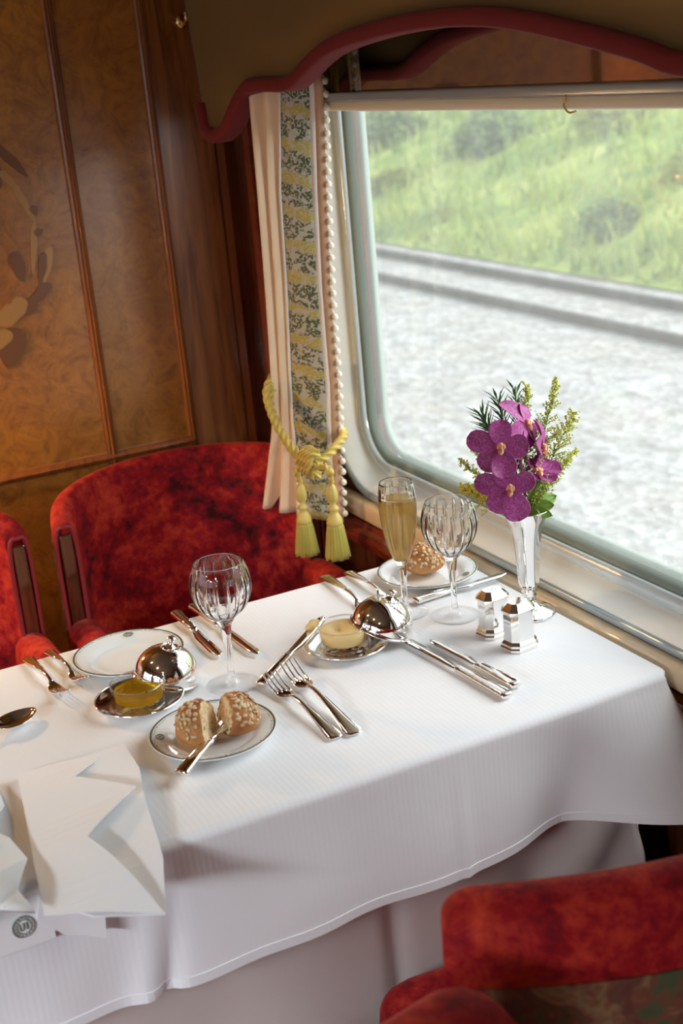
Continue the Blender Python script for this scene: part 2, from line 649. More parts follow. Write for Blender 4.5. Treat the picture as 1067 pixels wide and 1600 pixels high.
def bbox(bm, lo, hi, bev=0.004, seg=2):
    b2 = bmesh.new()
    box(b2, lo, hi)
    bmesh.ops.bevel(b2, geom=b2.edges[:], offset=bev, segments=seg, profile=0.7, affect='EDGES')
    me = bpy.data.meshes.new('tmp')
    b2.to_mesh(me)
    b2.free()
    bm.from_mesh(me)
    bpy.data.meshes.remove(me)


def rbox(bm, c, half, r, n=8, f=None, mi=0):
    """box with well rounded edges, optionally deformed by f(V)->V"""
    b2 = bmesh.new()
    bmesh.ops.create_cube(b2, size=2.0)
    bmesh.ops.subdivide_edges(b2, edges=b2.edges[:], cuts=n, use_grid_fill=True)
    inner = V([max(h - r, 1e-5) for h in half])
    for v in b2.verts:
        # denser near the rim
        p = V([math.copysign(1 - (1 - abs(q)) ** 1.5, q) * h for q, h in zip(v.co, half)])
        q = V([max(-i, min(i, a)) for a, i in zip(p, inner)])
        d = p - q
        if d.length > 1e-9:
            q = q + d.normalized() * r
        q = q + V(c)
        v.co = f(q) if f else q
    for fc in b2.faces:
        fc.material_index = mi
    me = bpy.data.meshes.new('tmp')
    b2.to_mesh(me)
    b2.free()
    bm.from_mesh(me)
    bpy.data.meshes.remove(me)


def ball(bm, c, r, seg=12, rings=8, mi=0):
    if not isinstance(r, (tuple, list)):
        r = (r, r, r)
    ret = bmesh.ops.create_uvsphere(bm, u_segments=seg, v_segments=rings, radius=1.0)
    for v in ret['verts']:
        v.co = V((v.co.x * r[0] + c[0], v.co.y * r[1] + c[1], v.co.z * r[2] + c[2]))
        for fc in v.link_faces:
            fc.material_index = mi


def grid(bm, nu, nv, f, uv=None, mi=0):
    vs = [[bm.verts.new(f(i / nu, j / nv)) for j in range(nv + 1)] for i in range(nu + 1)]
    lay = bm.loops.layers.uv.verify() if uv else None
    for i in range(nu):
        for j in range(nv):
            idx = ((i, j), (i + 1, j), (i + 1, j + 1), (i, j + 1))
            fc = bm.faces.new([vs[a][b] for a, b in idx])
            fc.material_index = mi
            if uv:
                for lp, (a, b) in zip(fc.loops, idx):
                    lp[lay].uv = uv(a / nu, b / nv)
    return vs


def prism(bm, poly, f, thick, mi=0):
    """polygon (2-D points) mapped by f(p, h) at heights 0 and thick"""
    a = [bm.verts.new(f(p, 0.0)) for p in poly]
    b = [bm.verts.new(f(p, thick)) for p in poly]
    bridge(bm, [a, b], True, True, True, mi)


def interp(tab, x):
    if x <= tab[0][0]:
        return tab[0][1:]
    for a, b in zip(tab[:-1], tab[1:]):
        if x <= b[0]:
            t = (x - a[0]) / (b[0] - a[0])
            return tuple(p + (q - p) * t for p, q in zip(a[1:], b[1:]))
    return tab[-1][1:]


def solidify(o, t, off=0.0):
    m = o.modifiers.new('thickness', 'SOLIDIFY')
    m.thickness = t
    m.offset = off
    return o


def subsurf(o, n=1):
    m = o.modifiers.new('smooth', 'SUBSURF')
    m.levels = m.render_levels = n
    return o


# ------------------------------------------------------------------ the coach: shell
WALL_Y = 1.06          # inner face of the window wall
PART_X = -2.60         # face of the end partition
TOP = 0.74             # table top


def structure(name, mat, build, smooth=False, parent=None):
    bm = bmesh.new()
    build(bm)
    return finish(name, bm, mat, parent, smooth, None if parent else 'structure')


structure('floor', M['carpet'], lambda b: box(b, (-2.75, -1.75, -0.05), (2.6, 1.22, 0.0)))
structure('ceiling', M['ceiling'], lambda b: box(b, (-2.75, -1.75, 2.30), (2.6, 1.22, 2.36)))
structure('wall_partition', M['burl'], lambda b: box(b, (PART_X - 0.06, -1.75, 0.0), (PART_X, 1.22, 2.30)))
structure('wall_rear', M['mahogany'], lambda b: box(b, (2.5, -1.75, 0.0), (2.6, 1.22, 2.30)))


def rrect(x0, x1, z0, z1, r, n=10):
    pts = []
    for cx, cz, a0 in ((x1 - r, z0 + r, -pi / 2), (x1 - r, z1 - r, 0), (x0 + r, z1 - r, pi / 2), (x0 + r, z0 + r, pi)):
        for k in range(n + 1):
            a = a0 + k / n * pi / 2
            pts.append((cx + r * cos(a), cz + r * sin(a)))
    return pts


WIN = [(-2.215, -0.835, 0.748, 1.56), (-0.30, 1.60, 0.748, 1.62)]
WR = 0.135


def wall_window(bm):
    """wall with rounded window holes: bands around each hole"""
    xs = [PART_X, *[c for w in WIN for c in (w[0] - 0.04, w[1] + 0.04)], 2.5]
    zlo, zhi = 0.70, 1.66
    for y0, y1 in ((WALL_Y, WALL_Y + 0.10),):
        box(bm, (xs[0], y0, 0.0), (xs[-1], y1, zlo))
        box(bm, (xs[0], y0, zhi), (xs[-1], y1, 2.30))
        for k in range(0, len(xs), 2):
            box(bm, (xs[k], y0, zlo), (xs[k + 1], y1, zhi))
        for (a, b, z0, z1) in WIN:
            inner = rrect(a, b, z0, z1, WR)
            outer = []
            x0, x1 = a - 0.04, b + 0.04
            for (px, pz) in inner:
                cx, cz = (a + b) / 2, (z0 + z1) / 2
                dx, dz = px - cx, pz - cz
                s = min(((x1 - cx) / abs(dx)) if abs(dx) > 1e-6 else 9e9, ((zhi - cz) if dz > 0 else (cz - zlo)) / abs(dz) if abs(dz) > 1e-6 else 9e9)
                outer.append((cx + dx * s, cz + dz * s))
            R = [[bm.verts.new((p[0], y, p[1])) for p in q] for q, y in ((inner, y0), (outer, y0), (outer, y1), (inner, y1), (inner, y0))]
            bridge(bm, R)


structure('wall_window', M['darkwood'], wall_window)

OPP = [(-2.2, -0.9), (-0.5, 0.8), (1.0, 2.2)]


def wall_opposite(bm):
    y0, y1 = -1.75, -1.68
    box(bm, (PART_X, y0, 0.0), (2.5, y1, 0.80))
    box(bm, (PART_X, y0, 1.60), (2.5, y1, 2.30))
    xs = [PART_X, *[c for w in OPP for c in w], 2.5]
    for k in range(0, len(xs), 2):
        box(bm, (xs[k], y0, 0.80), (xs[k + 1], y1, 1.60))


structure('wall_opposite', M['mahogany'], wall_opposite)


def frame_ring(bm, w, stations):
    """rounded frame swept round a window; stations = (inset, y)"""
    rings = []
    for ins, y in stations:
        q = rrect(w[0] + ins, w[1] - ins, w[2] + ins, w[3] - ins, max(WR - ins, 0.02), 12)
        rings.append([bm.verts.new((p[0], y, p[1])) for p in q])
    bridge(bm, rings)


for k, w in enumerate(WIN):
    win = bpy.data.objects.new('window_%d' % (k + 1), None)
    COL.objects.link(win)
    win['kind'] = 'structure'
    bm = bmesh.new()
    frame_ring(bm, w, [(-0.006, 1.062), (-0.006, 1.050), (-0.001, 1.046), (0.006, 1.046), (0.010, 1.050), (0.010, 1.062)])
    finish('window_bead', bm, M['frame_blue'], win)
    bm = bmesh.new()
    frame_ring(bm, w, [(0.010, 1.050), (0.013, 1.052), (0.020, 1.070), (0.028, 1.088), (0.032, 1.094)])
    finish('window_reveal', bm, M['frame_white'], win)
    bm = bmesh.new()
    frame_ring(bm, w, [(0.032, 1.10), (0.032, 1.089), (0.035, 1.086), (0.052, 1.088), (0.054, 1.092), (0.054, 1.10)])
    finish('window_frame', bm, M['frame_pale'], win)
    bm = bmesh.new()
    frame_ring(bm, w, [(0.054, 1.106), (0.054, 1.096), (0.057, 1.095), (0.064, 1.100), (0.066, 1.110)])
    finish('window_gasket', bm, M['gasket'], win)
    bm = bmesh.new()
    q = rrect(w[0] + 0.056, w[1] - 0.056, w[2] + 0.056, w[3] - 0.056, 0.08, 10)
    bm.faces.new([bm.verts.new((p[0], 1.112, p[1])) for p in q])
    finish('window_pane', bm, M['pane'], win, False)
    bm = bmesh.new()
    frame_ring(bm, w, [(0.056, 1.125), (0.056, 1.135), (0.066, 1.135), (0.066, 1.125), (0.056, 1.125)])
    finish('outer_frame', bm, M['gasket'], win)

# sill, dado, mouldings
bm = bmesh.new()
rbox(bm, (-1.30, 1.047, 0.722), (1.29, 0.014, 0.020), 0.011, 3)
finish('trim_1', bm, M['sill'], None, True, 'structure')
bm = bmesh.new()
pr = [(1.064, 0.640), (1.046, 0.640), (1.034, 0.650), (1.030, 0.664), (1.034, 0.678), (1.042, 0.684), (1.046, 0.694), (1.064, 0.696)]
bridge(bm, [[bm.verts.new((x, y, z)) for y, z in pr] for x in (PART_X + 0.002, 2.45)], True, True, True)
finish('trim_2', bm, M['redwood'], None, False, 'structure')
for k, (y, w, z0, z1) in enumerate([(0.729, 0.0095, 0.0, 2.28), (0.905, 0.0085, 0.0, 2.28), (0.10, 0.0095, 0.0, 2.28), (-0.55, 0.0095, 0.0, 2.28)]):
    bm = bmesh.new()
    pr = [(0.0, -w), (0.006, -w), (0.009, -w * 0.6), (0.007, -w * 0.3), (0.012, 0.0), (0.007, w * 0.3), (0.009, w * 0.6), (0.006, w), (0.0, w)]
    bridge(bm, [[bm.verts.new((PART_X + a, y + b, z)) for a, b in pr] for z in (z0, z1)], True, True, True)
    finish('trim_%d' % (k + 3), bm, M['molding'], None, False, 'structure')
bm = bmesh.new()
w = 0.010
pr = [(0.0, -w), (0.006, -w), (0.010, -w * 0.5), (0.013, 0.0), (0.010, w * 0.5), (0.006, w), (0.0, w)]
bridge(bm, [[bm.verts.new((PART_X + a, y, 0.780 + b)) for a, b in pr] for y in (-1.68, 0.905)], True, True, True)
finish('trim_7', bm, M['molding'], None, False, 'structure')
structure('trim_8', M['mahogany'], lambda b: box(b, (PART_X, 0.914, 0.0), (PART_X + 0.005, 1.026, 2.29)))
structure('trim_9', M['darkwood'], lambda b: box(b, (PART_X, 1.028, 0.0), (PART_X + 0.05, 1.062, 2.29)))  # corner post; its dark wood stands in for the shade of the corner
structure('trim_10', M['redwood'], lambda b: (box(b, (-2.50, 1.048, 0.70), (-2.47, 1.061, 2.2)), box(b, (-2.30, 1.050, 0.70), (-2.28, 1.061, 1.6))))

# marquetry wreath of leaves let into the partition
inlay = bmesh.new()


def inlay_leaf(cy, cz, ang, ln, wd, mi, h):
    h += 0.00015 * len(inlay.verts) / 36
    f = lambda p, t: V((PART_X + 0.0003 + t * h, cy + p[0] * cos(ang) - p[1] * sin(ang), cz + p[0] * sin(ang) + p[1] * cos(ang)))
    poly = []
    for k in range(18):
        a = 2 * pi * k / 18
        u = cos(a)
        poly.append((ln * u * 0.5, wd * 0.5 * sin(a) * (1 - 0.45 * u) * (1 + 0.12 * sin(5 * a))))
    prism(inlay, poly, f, 1.0, mi)


for (cy, cz, ang, ln, wd, mi) in [
        (0.545, 1.405, 2.6, 0.075, 0.045, 1), (0.575, 1.42, 0.2, 0.05, 0.022, 0), (0.60, 1.40, -0.5, 0.06, 0.022, 0), (0.625, 1.375, -0.9, 0.07, 0.018, 0),
        (0.585, 1.36, -1.3, 0.055, 0.026, 0), (0.61, 1.345, -0.95, 0.05, 0.014, 1), (0.632, 1.30, -1.2, 0.085, 0.013, 1), (0.648, 1.285, -1.3, 0.02, 0.015, 0),
        (0.635, 1.215, -1.75, 0.10, 0.013, 1), (0.650, 1.245, 0.4, 0.02, 0.014, 0), (0.655, 1.18, -1.9, 0.075, 0.018, 1), (0.645, 1.175, -1.85, 0.065, 0.016, 0),
        (0.600, 1.185, -1.4, 0.06, 0.026, 0), (0.628, 1.125, -2.5, 0.07, 0.022, 0), (0.605, 1.105, -2.6, 0.045, 0.024, 0), (0.583, 1.105, -2.3, 0.055, 0.03, 1),
        (0.560, 1.095, -2.8, 0.06, 0.035, 1), (0.56, 1.035, -1.9, 0.08, 0.05, 0), (0.53, 1.05, -2.8, 0.08, 0.03, 1), (0.50, 1.06, -3.0, 0.07, 0.03, 0), (0.50, 1.42, 2.9, 0.07, 0.03, 0),
        (0.45, 1.41, 2.6, 0.07, 0.03, 1), (0.46, 1.08, 2.8, 0.07, 0.03, 1)]:
    inlay_leaf(cy, cz, ang, ln, wd, mi, 0.0006)
finish('trim_11', inlay, [M['inlay_dark'], M['inlay_light']], None, False, 'structure')

# small brass hook high on the partition
bm = bmesh.new()
ball(bm, (0.006, 0, 0), (0.006, 0.012, 0.014))
tube(bm, spline([(0.008, 0, 0.002), (0.024, 0, -0.006), (0.034, 0, 0.004), (0.034, 0, 0.016)], 6), 0.0035, 8)
o = finish('coat_hook', bm, M['brass'])
o.location = (PART_X + 0.005, 0.985, 1.60)
tag(o, 'small brass hook high on the wooden partition beside the pelmet', 'hook')

# ceiling lamps over the aisle
lamp = thing('ceiling_lamp', 'round brass ceiling lamp over the aisle', 'lamp', (-1.9, -0.55, 2.30), (0, 0, 0), 'aisle ceiling lamps')
bm = bmesh.new()
lathe(bm, [(0.0, -0.001), (0.09, -0.001), (0.10, -0.012), (0.085, -0.03), (0.0, -0.03)], 32)
finish('base', bm, M['brass'], lamp)
for k in range(6):
    bm = bmesh.new()
    ball(bm, (0.06 * cos(k * pi / 3), 0.06 * sin(k * pi / 3), -0.046), 0.014)
    finish('light_bulb', bm, M['lamp'], lamp)
for x in (-0.9, 0.3):
    copy_thing(lamp, (x, -0.55, 2.30), (0, 0, 0), 'round brass ceiling lamp over the aisle')

# shaded wall lamp on the partition, aisle side
wl = thing('wall_lamp', 'small shaded brass wall lamp on the partition', 'lamp', (PART_X, 0.02, 1.16))
bm = bmesh.new()
lathe(bm, [(0.0, 0.0), (0.035, 0.0), (0.035, 0.008), (0.0, 0.012)], 24)
for v in bm.verts:
    v.co = V((v.co.z, v.co.y, v.co.x * 1.4))
tube(bm, spline([(0.008, 0, 0), (0.06, 0, -0.02), (0.11, 0, 0.0), (0.11, 0, 0.03)], 6), 0.006, 8)
finish('bracket', bm, M['brass'], wl)
bm = bmesh.new()
lathe(bm, [(0.075, 0.02), (0.045, 0.13)], 32, o=(0.11, 0, 0))
solidify(finish('lamp_shade', bm, plain('silk_shade', (0.35, 0.20, 0.08), 0.7), wl), 0.003)
bm = bmesh.new()
ball(bm, (0.11, 0, 0.055), (0.016, 0.016, 0.022))
finish('light_bulb', bm, M['lamp'], wl)
bulb('wall_lamp_glow', (PART_X + 0.11, 0.02, 1.16 + 0.02), 21.0, (1.0, 0.62, 0.28), 0.03)

# ------------------------------------------------------------------ outside
GZ = -1.08
structure('ground', M['gravel'], lambda b: box(b, (-60, 1.6, GZ - 0.3), (25, 9.6, GZ)))


def hill_z(x, y):
    s = max(0.0, y - 9.0)
    return GZ + 0.02 + 0.30 * s + min(1.0, s * 0.5) * (0.35 * noise.noise((x * 0.25, y * 0.25, 1.3)) + 0.16 * noise.noise((x * 0.8, y * 0.8, 4.0)))


bm = bmesh.new()
grid(bm, 90, 40, lambda u, v: V((-75 + 95 * u, 9.0 + 40 * v ** 1.4, hill_z(-75 + 95 * u, 9.0 + 40 * v ** 1.4))))
finish('hillside', bm, M['hill'], None, True, 'structure')

track = thing('railway_track', 'single railway track of two rails on pale ballast outside the window', 'railway track', (0, 0, GZ - 0.075))
for y in (7.45, 8.42):
    bm = bmesh.new()
    pr = [(-0.06, 0.03), (0.06, 0.03), (0.06, 0.045), (0.012, 0.06), (0.010, 0.13), (0.034, 0.14), (0.034, 0.172), (-0.034, 0.172), (-0.034, 0.14), (-0.010, 0.13), (-0.012, 0.06), (-0.06, 0.045)]
    bridge(bm, [[bm.verts.new((x, y + a, z)) for a, z in pr] for x in (-60, 20)], True, True, True)
    finish('rail', bm, M['rail_steel'], track, False)
sl = bmesh.new()
bbox(sl, (-0.11, -0.95, -0.08), (0.11, 0.95, -0.012), 0.01)
sl0 = finish('sleeper', sl, M['sleeper'], track, False)
sl0.location = (-7.0, 7.935, 0)
for k in range(1, 28):
    c = sl0.copy()
    COL.objects.link(c)
    c.parent = track
    c.location = (-7.0 - 0.68 * k, 7.935, 0)


def leaf_ball(rx, ry, rz, n, size, seed):
    r = random.Random(seed)
    bm = bmesh.new()
    for i in range(n):
        d = V((r.gauss(0, 1), r.gauss(0, 1), abs(r.gauss(0, 1)))).normalized()
        k = 0.55 + 0.45 * r.random() ** 0.5
        k *= 0.8 + 0.35 * noise.noise(d * 2.2 + V((seed, 0, 0)))
        p = V((d.x * rx * k, d.y * ry * k, d.z * rz * k))
        a = V((r.gauss(0, 1), r.gauss(0, 1), r.gauss(0, 1))).normalized()
        b = a.orthogonal().normalized()
        s = size * (0.6 + 0.8 * r.random())
        vs = [bm.verts.new(p + a * s), bm.verts.new(p + b * s * 0.4 + a * s * 0.3), bm.verts.new(p - a * s * 0.5), bm.verts.new(p - b * s * 0.4 + a * s * 0.3)]
        bm.faces.new(vs)
    return bm


BUSH = [
    (-12.95, 9.95, 0.50, 0, 'round dark green bush low on the bank just past the far rail'),
    (-16.30, 12.70, 0.75, 1, 'bright yellow green shrub high on the bank above the round dark bush'),
    (-18.80, 12.20, 0.80, 0, 'green bush high on the bank below the pull hook of the blind'),
    (-22.00, 12.10, 0.90, 0, 'green bush high on the bank nearest the curtain'),
    (-13.10, 11.30, 0.45, 1, 'small yellow green shrub at the cut edge of the view above the tracks'),
    (-16.60, 9.90, 0.32, 1, 'low yellow green shrub midway along the far rail'),
    (-19.30, 10.60, 0.50, 1, 'pale yellow green shrub low on the bank beside the curtain'),
]
bush_mesh = {}
for i, (x, y, s, t, lab) in enumerate(BUSH):
    if t not in bush_mesh:
        r = thing('bush' if t == 0 else 'shrub', lab, 'bush', (x, y, hill_z(x, y) - 0.1), (0, 0, 0.7 * i), 'bushes on the grassy bank')
        finish('foliage', leaf_ball(1.0, 0.9, 1.0, 2600, 0.10, 3 + t), M['bush_green' if t == 0 else 'bush_yellow'], r, False, 'stuff', recalc=False)
        b = bmesh.new()
        for q in range(5):
            a = q * 1.3
            tube(b, [(0, 0, -0.3), (0.15 * cos(a), 0.15 * sin(a), 0.2), (0.4 * cos(a), 0.4 * sin(a), 0.6)], [0.03, 0.02, 0.008], 6)
        finish('stem', b, M['sleeper'], r)
        r.scale = (s, s, s)
        bush_mesh[t] = r
    else:
        c = copy_thing(bush_mesh[t], (x, y, hill_z(x, y) - 0.1), (0, 0, 0.7 * i), lab)
        c.scale = (s, s, s)

gr = random.Random(5)
bm = bmesh.new()
for i in range(9000):
    y = 9.05 + 13 * gr.random() ** 1.5
    x = -30 + 27 * gr.random()
    z = hill_z(x, y)
    h = 0.12 + 0.28 * gr.random()
    a = gr.random() * 2 * pi
    w = 0.02 + 0.03 * gr.random()
    lx, ly = gr.gauss(0, 0.10), gr.gauss(0, 0.10)
    bm.faces.new([bm.verts.new((x - w * cos(a), y - w * sin(a), z - 0.03)), bm.verts.new((x + w * cos(a), y + w * sin(a), z - 0.03)), bm.verts.new((x + lx, y + ly, z + h))])
tag(finish('grass', bm, M['grass'], None, False, recalc=False), 'loose grass growing over the bank beyond the rails', 'grass', None, 'stuff')

# ------------------------------------------------------------------ table and cloths
XF, XN, YA, YW = -1.797, -1.222, -0.16, 1.026      # far edge, near edge, aisle end, window end
tb = thing('dining_table', 'wooden dining table hidden under white cloths by the window', 'table', ((XF + XN) / 2, (YA + YW) / 2, 0))
bm = bmesh.new()
bbox(bm, (-0.270, -0.575, 0.700), (0.270, 0.575, 0.728), 0.006)
finish('table_top', bm, M['mahogany'], tb, False)
for sx in (-0.18, 0.18):
    for sy in (-0.48, 0.48):
        bm = bmesh.new()
        bbox(bm, (sx - 0.025, sy - 0.025, 0.0), (sx + 0.025, sy + 0.025, 0.700), 0.004)
        finish('leg', bm, M['mahogany'], tb, False)


def perimeter(x0, x1, y0, y1, r, step=0.008):
    """rounded rectangle: list of (point, outward normal)"""
    out = []
    cs = [(x1 - r, y0 + r, -pi / 2), (x1 - r, y1 - r, 0), (x0 + r, y1 - r, pi / 2), (x0 + r, y0 + r, pi)]
    for i, (cx, cy, a0) in enumerate(cs):
        m = 10
        for k in range(m + 1):
            a = a0 + k / m * pi / 2
            out.append((V((cx + r * cos(a), cy + r * sin(a), 0)), V((cos(a), sin(a), 0))))
        nx, ny, na = cs[(i + 1) % 4]
        p0 = out[-1][0]
        p1 = V((nx + r * cos(na), ny + r * sin(na), 0))
        n = max(2, int((p1 - p0).length / step))
        nrm = V((cos(na), sin(na), 0))
        for k in range(1, n):
            out.append((p0.lerp(p1, k / n), nrm))
    return out


def g(x, c, w):
    return math.exp(-((x - c) / w) ** 2)


def top_fold(p, nrm, d):
    """how far the hanging white cloth stands out at perimeter point p, d = drop fraction"""
    o = 0.010 * d
    if nrm.x > 0.5:
        y = p.y
        o += d * (0.004 * sin(y * 17 + 1) + 0.003 * sin(y * 41))
        o -= 0.010 * d ** 0.8 * g(y, 0.345 - 0.03 * d, 0.012)
        o += 0.007 * d ** 0.8 * g(y, 0.32 - 0.03 * d, 0.016)
        o += 0.004 * d * g(y, 0.700, 0.006)
        o -= 0.034 * d * g(y, 0.845, 0.075)
        o += 0.075 * d ** 1.1 * min(1, max(0, (y - 0.86) / 0.14)) ** 1.2
    elif nrm.y > 0.5:
        o = 0.004 * d
    return o


def drape(name, mat, x0, x1, y0, y1, ztop, drop, r, fold, cap=True, hemline=True, rnd=0.012):
    bm = bmesh.new()
    per = perimeter(x0, x1, y0, y1, r)
    prof = []
    for k in range(7):
        a = k / 6 * pi / 2
        prof.append((rnd * sin(a), rnd * (1 - cos(a)), 0.0))
    n = 16
    for k in range(1, n + 1):
        d = k / n
        prof.append((rnd, rnd + d * (drop - rnd), d))
    rings = []
    for out, dz, d in prof:
        ring = []
        for p, nr in per:
            e = fold(p, nr, d)
            if nr.y > 0.5:            # between table and sill the cloth hangs straight down
                ex = min(out, 0.008)
            else:
                ex = out
            q = p + nr * (ex - rnd + e)
            ring.append(bm.verts.new((q.x, q.y, ztop - dz)))
        rings.append(ring)
    hem = None
    if hemline:
        hem = bmesh.new()
        lo, up = rings[-1], rings[-2]
        strip = []
        for f, e in ((1.0, 0.0002), (1.0, 0.0010), (-0.18, 0.0010), (-0.18, 0.0)):
            strip.append([hem.verts.new(a.co.lerp(b.co, 1 - f) + nr * e) for a, b, (p, nr) in zip(lo, up, per)])
        bridge(hem, strip)
    bridge(bm, rings, True, cap, False)
    o = finish(name, bm, mat)
    if hem:
        finish('hem', hem, mat, o, False)
    return o


o = drape('tablecloth', M['linen'], XF, XN, YA, YW, TOP, 0.172, 0.022, top_fold)
tag(o, 'white tablecloth laid over the table and hanging over its near edge', 'tablecloth')


def under_fold(p, nrm, d):
    o = -0.004 - 0.012 * min(1.0, d * 4)
    if nrm.x > 0.5:
        y = p.y
        o -= 0.040 * min(1.0, d * 3) * g(y, 0.845, 0.085)
        o += d * (0.006 * sin(y * 13 + 2) + 0.004 * sin(y * 29))
        o -= 0.020 * d * g(y, 0.615, 0.014)
        yy = y + 0.25 * d
        o += 0.022 * d * (g(yy, 1.02, 0.03) - g(yy, 1.08, 0.025) + 0.8 * g(yy, 1.13, 0.02))
    return o


o = drape('undercloth', M['undercloth'], XF + 0.006, XN - 0.010, YA + 0.006, YW - 0.02, TOP - 0.008, 0.50, 0.02, under_fold, True, False)
tag(o, 'longer pinkish beige undercloth hanging below the white tablecloth', 'tablecloth')

# ------------------------------------------------------------------ armchairs (origin on the floor, facing +x)


class Tub:
    """back of a tub chair, curving forward into short wings"""
    T = 0.042
    low = 0.40

    def path(self, t, off=0.0):
        a = t * rad(82)
        ca, sa = cos(a), sin(a)
        n = V((-ca * 0.220, sa * 0.150 * 1.3, 0)).normalized()
        return V((-0.300 + 0.150 * (1 - ca), 0.220 * sa, 0)) + n * off

    def top(self, t):
        return 0.832 - 0.018 * abs(t) ** 2 - 0.022 * abs(t) ** 14


class Flat:
    """straighter padded back with square shoulders"""
    T = 0.075
    low = 0.40

    def __init__(self, z, w, corner, drop):
        self.z, self.w, self.corner, self.drop = z, w, corner, drop

    def path(self, t, off=0.0):
        n = V((-1, t * 0.35, 0)).normalized()
        return V((-0.310 + 0.055 * t * t, self.w * t, 0)) + n * off

    def top(self, t):
        d = max(0.0, abs(t) * self.w - (self.w - self.corner)) / self.corner
        return self.z - self.drop * abs(t) ** 2 - self.corner * (1 - sqrt(max(0.0, 1 - d * d))) * 0.95


def make_chair(name, label, cat, loc, rz, group, sh, arms=True, facing=True, armlen=0.20):
    c = thing(name, label, cat, loc, (0, 0, rz), group)
    T = sh.T
    bm = bmesh.new()
    rings = []
    n = 56
    rt = T / 2
    for i in range(n + 1):
        t = -cos(pi * i / n)
        zt = sh.top(t)
        sec = []
        for k in range(9):                                    # rounded top
            a = pi * k / 8
            sec.append((T / 2 - T / 2 * cos(a), zt - rt + rt * sin(a)))
        for k in range(1, 8):
            sec.append((T, zt - rt - (zt - sh.low) * k / 7))
        for k in range(7, 0, -1):                             # inner face, gently padded
            z = zt - rt - (zt - sh.low) * k / 7
            sec.append((-0.014 * sin(pi * k / 7.5) * (1 - t * t), z))
        rings.append([bm.verts.new((*sh.path(t, off).xy, z)) for off, z in sec])
    bridge(bm, rings, True, True, True)
    finish('backrest', bm, M['velvet'], c)
    for s in (-1, 1):
        if facing:
            p0, p1 = sh.path(s, 0.009), sh.path(s, T - 0.009)
            zt = sh.top(1) - 0.026
            bm = bmesh.new()
            bbox(bm, (p0.x - 0.004, min(p0.y, p1.y), 0.52), (p0.x + 0.006, max(p0.y, p1.y), zt), 0.004)
            finish('wood_facing', bm, M['darkwood'], c)
            bm = bmesh.new()
            q, o = sh.path(s, 0.004), sh.path(s, T - 0.004)
            pts = [(q.x + 0.004, q.y, 0.52), (q.x + 0.004, q.y, zt - 0.02), (q.x + 0.004, (q.y + o.y) / 2, zt + 0.012), (o.x + 0.004, o.y, zt - 0.02), (o.x + 0.004, o.y, 0.52)]
            tube(bm, spline(pts, 8), 0.0042, 8)
            finish('piping', bm, M['piping'], c)
        if arms:
            bm = bmesh.new()
            yc = s * 0.232
            rbox(bm, (-0.19 + armlen, yc, 0.46), (armlen, 0.034, 0.145), 0.033, 8, lambda q: V((q.x, q.y, q.z - 0.03 * max(0, (q.x + 0.02) / 0.2) ** 2)))
            finish('armrest', bm, M['velvet'], c)
    bm = bmesh.new()
    sx0, sx1 = (-0.265, 0.245) if facing else (-0.28, 0.085)
    rbox(bm, ((sx0 + sx1) / 2, 0, 0.40), ((sx1 - sx0) / 2, 0.205 if facing else 0.228, 0.058), 0.045, 10, lambda q: V((q.x, q.y, q.z + (0.014 * cos(q.x * 5) * cos(q.y * 6) if q.z > 0.4 else 0))))
    finish('seat', bm, M['velvet'], c)
    bm = bmesh.new()
    rbox(bm, ((sx0 + sx1) / 2, 0, 0.25), ((sx1 - sx0) / 2 - 0.015, 0.22, 0.10), 0.02, 3)
    finish('base', bm, M['velvet'], c)
    for sx in (sx0 + 0.06, sx1 - 0.06):
        for sy in (-0.19, 0.19):
            bm = bmesh.new()
            lathe(bm, [(0.0, 0.0), (0.014, 0.0), (0.02, 0.10), (0.022, 0.16), (0.0, 0.16)], 12, o=(sx, sy, 0))
            finish('leg', bm, M['darkwood'], c)
    bm = bmesh.new()
    grid(bm, 24, 4, lambda u, v: V((*sh.path(-0.92 + 1.84 * u, T + 0.0022).xy, 0.40 + 0.355 * v)))
    solidify(finish('tapestry_panel', bm, M['tapestry'], c), 0.003)
    return c


CG = 'red velvet armchairs round the table'
tub = Tub()
ch = make_chair('armchair', 'red velvet armchair against the partition next to the curtain', 'armchair', (-2.055, 0.757, 0), 0.0, CG, tub)
copy_thing(ch, (-2.055, 0.196, 0), (0, 0, 0), 'red velvet armchair against the partition, aisle side of its twin', CG)
PHI = rad(-10)
make_chair('dining_chair', 'red velvet chair with tapestry back seen from behind at the near table edge', 'chair', (-1.120, 0.774, 0), pi + PHI, CG, Flat(0.832, 0.240, 0.030, 0.008), False, False)
make_chair('dining_chair', 'red velvet chair of which only an orange shoulder and arm show beside the tapestry back', 'chair', (-1.070, 0.205, 0), pi, CG, Flat(0.835, 0.250, 0.055, 0.02), True, False, 0.075)

# ------------------------------------------------------------------ pelmet, curtain, blind
VY = 0.93
EDGE = [(-2.415, 1.614), (-2.398, 1.53), (-2.382, 1.41), (-2.352, 1.393), (-2.317, 1.391), (-2.266, 1.41), (-2.215, 1.445), (-2.171, 1.468), (-2.143, 1.472), (-2.08, 1.473), (-2.012, 1.472), (-1.975, 1.479), (-1.94, 1.492), (-1.89, 1.509), (-1.824, 1.524), (-1.688, 1.537), (-1.554, 1.541), (-1.436, 1.537), (-1.344, 1.526), (-1.26, 1.511), (-1.153, 1.489), (-1.094, 1.473), (-1.03, 1.470), (-0.90, 1.470), (-0.84, 1.42), (-0.76, 1.39), (-0.70, 1.40), (-0.68, 1.50), (-0.67, 1.62)]
pel = thing('window_pelmet', 'gold fabric pelmet with a red bound arched edge above the window', 'pelmet', (0, 0, 0))
bm = bmesh.new()
E2 = [q for q in spline([(a, 0, b) for a, b in EDGE], 5)]
rings = []
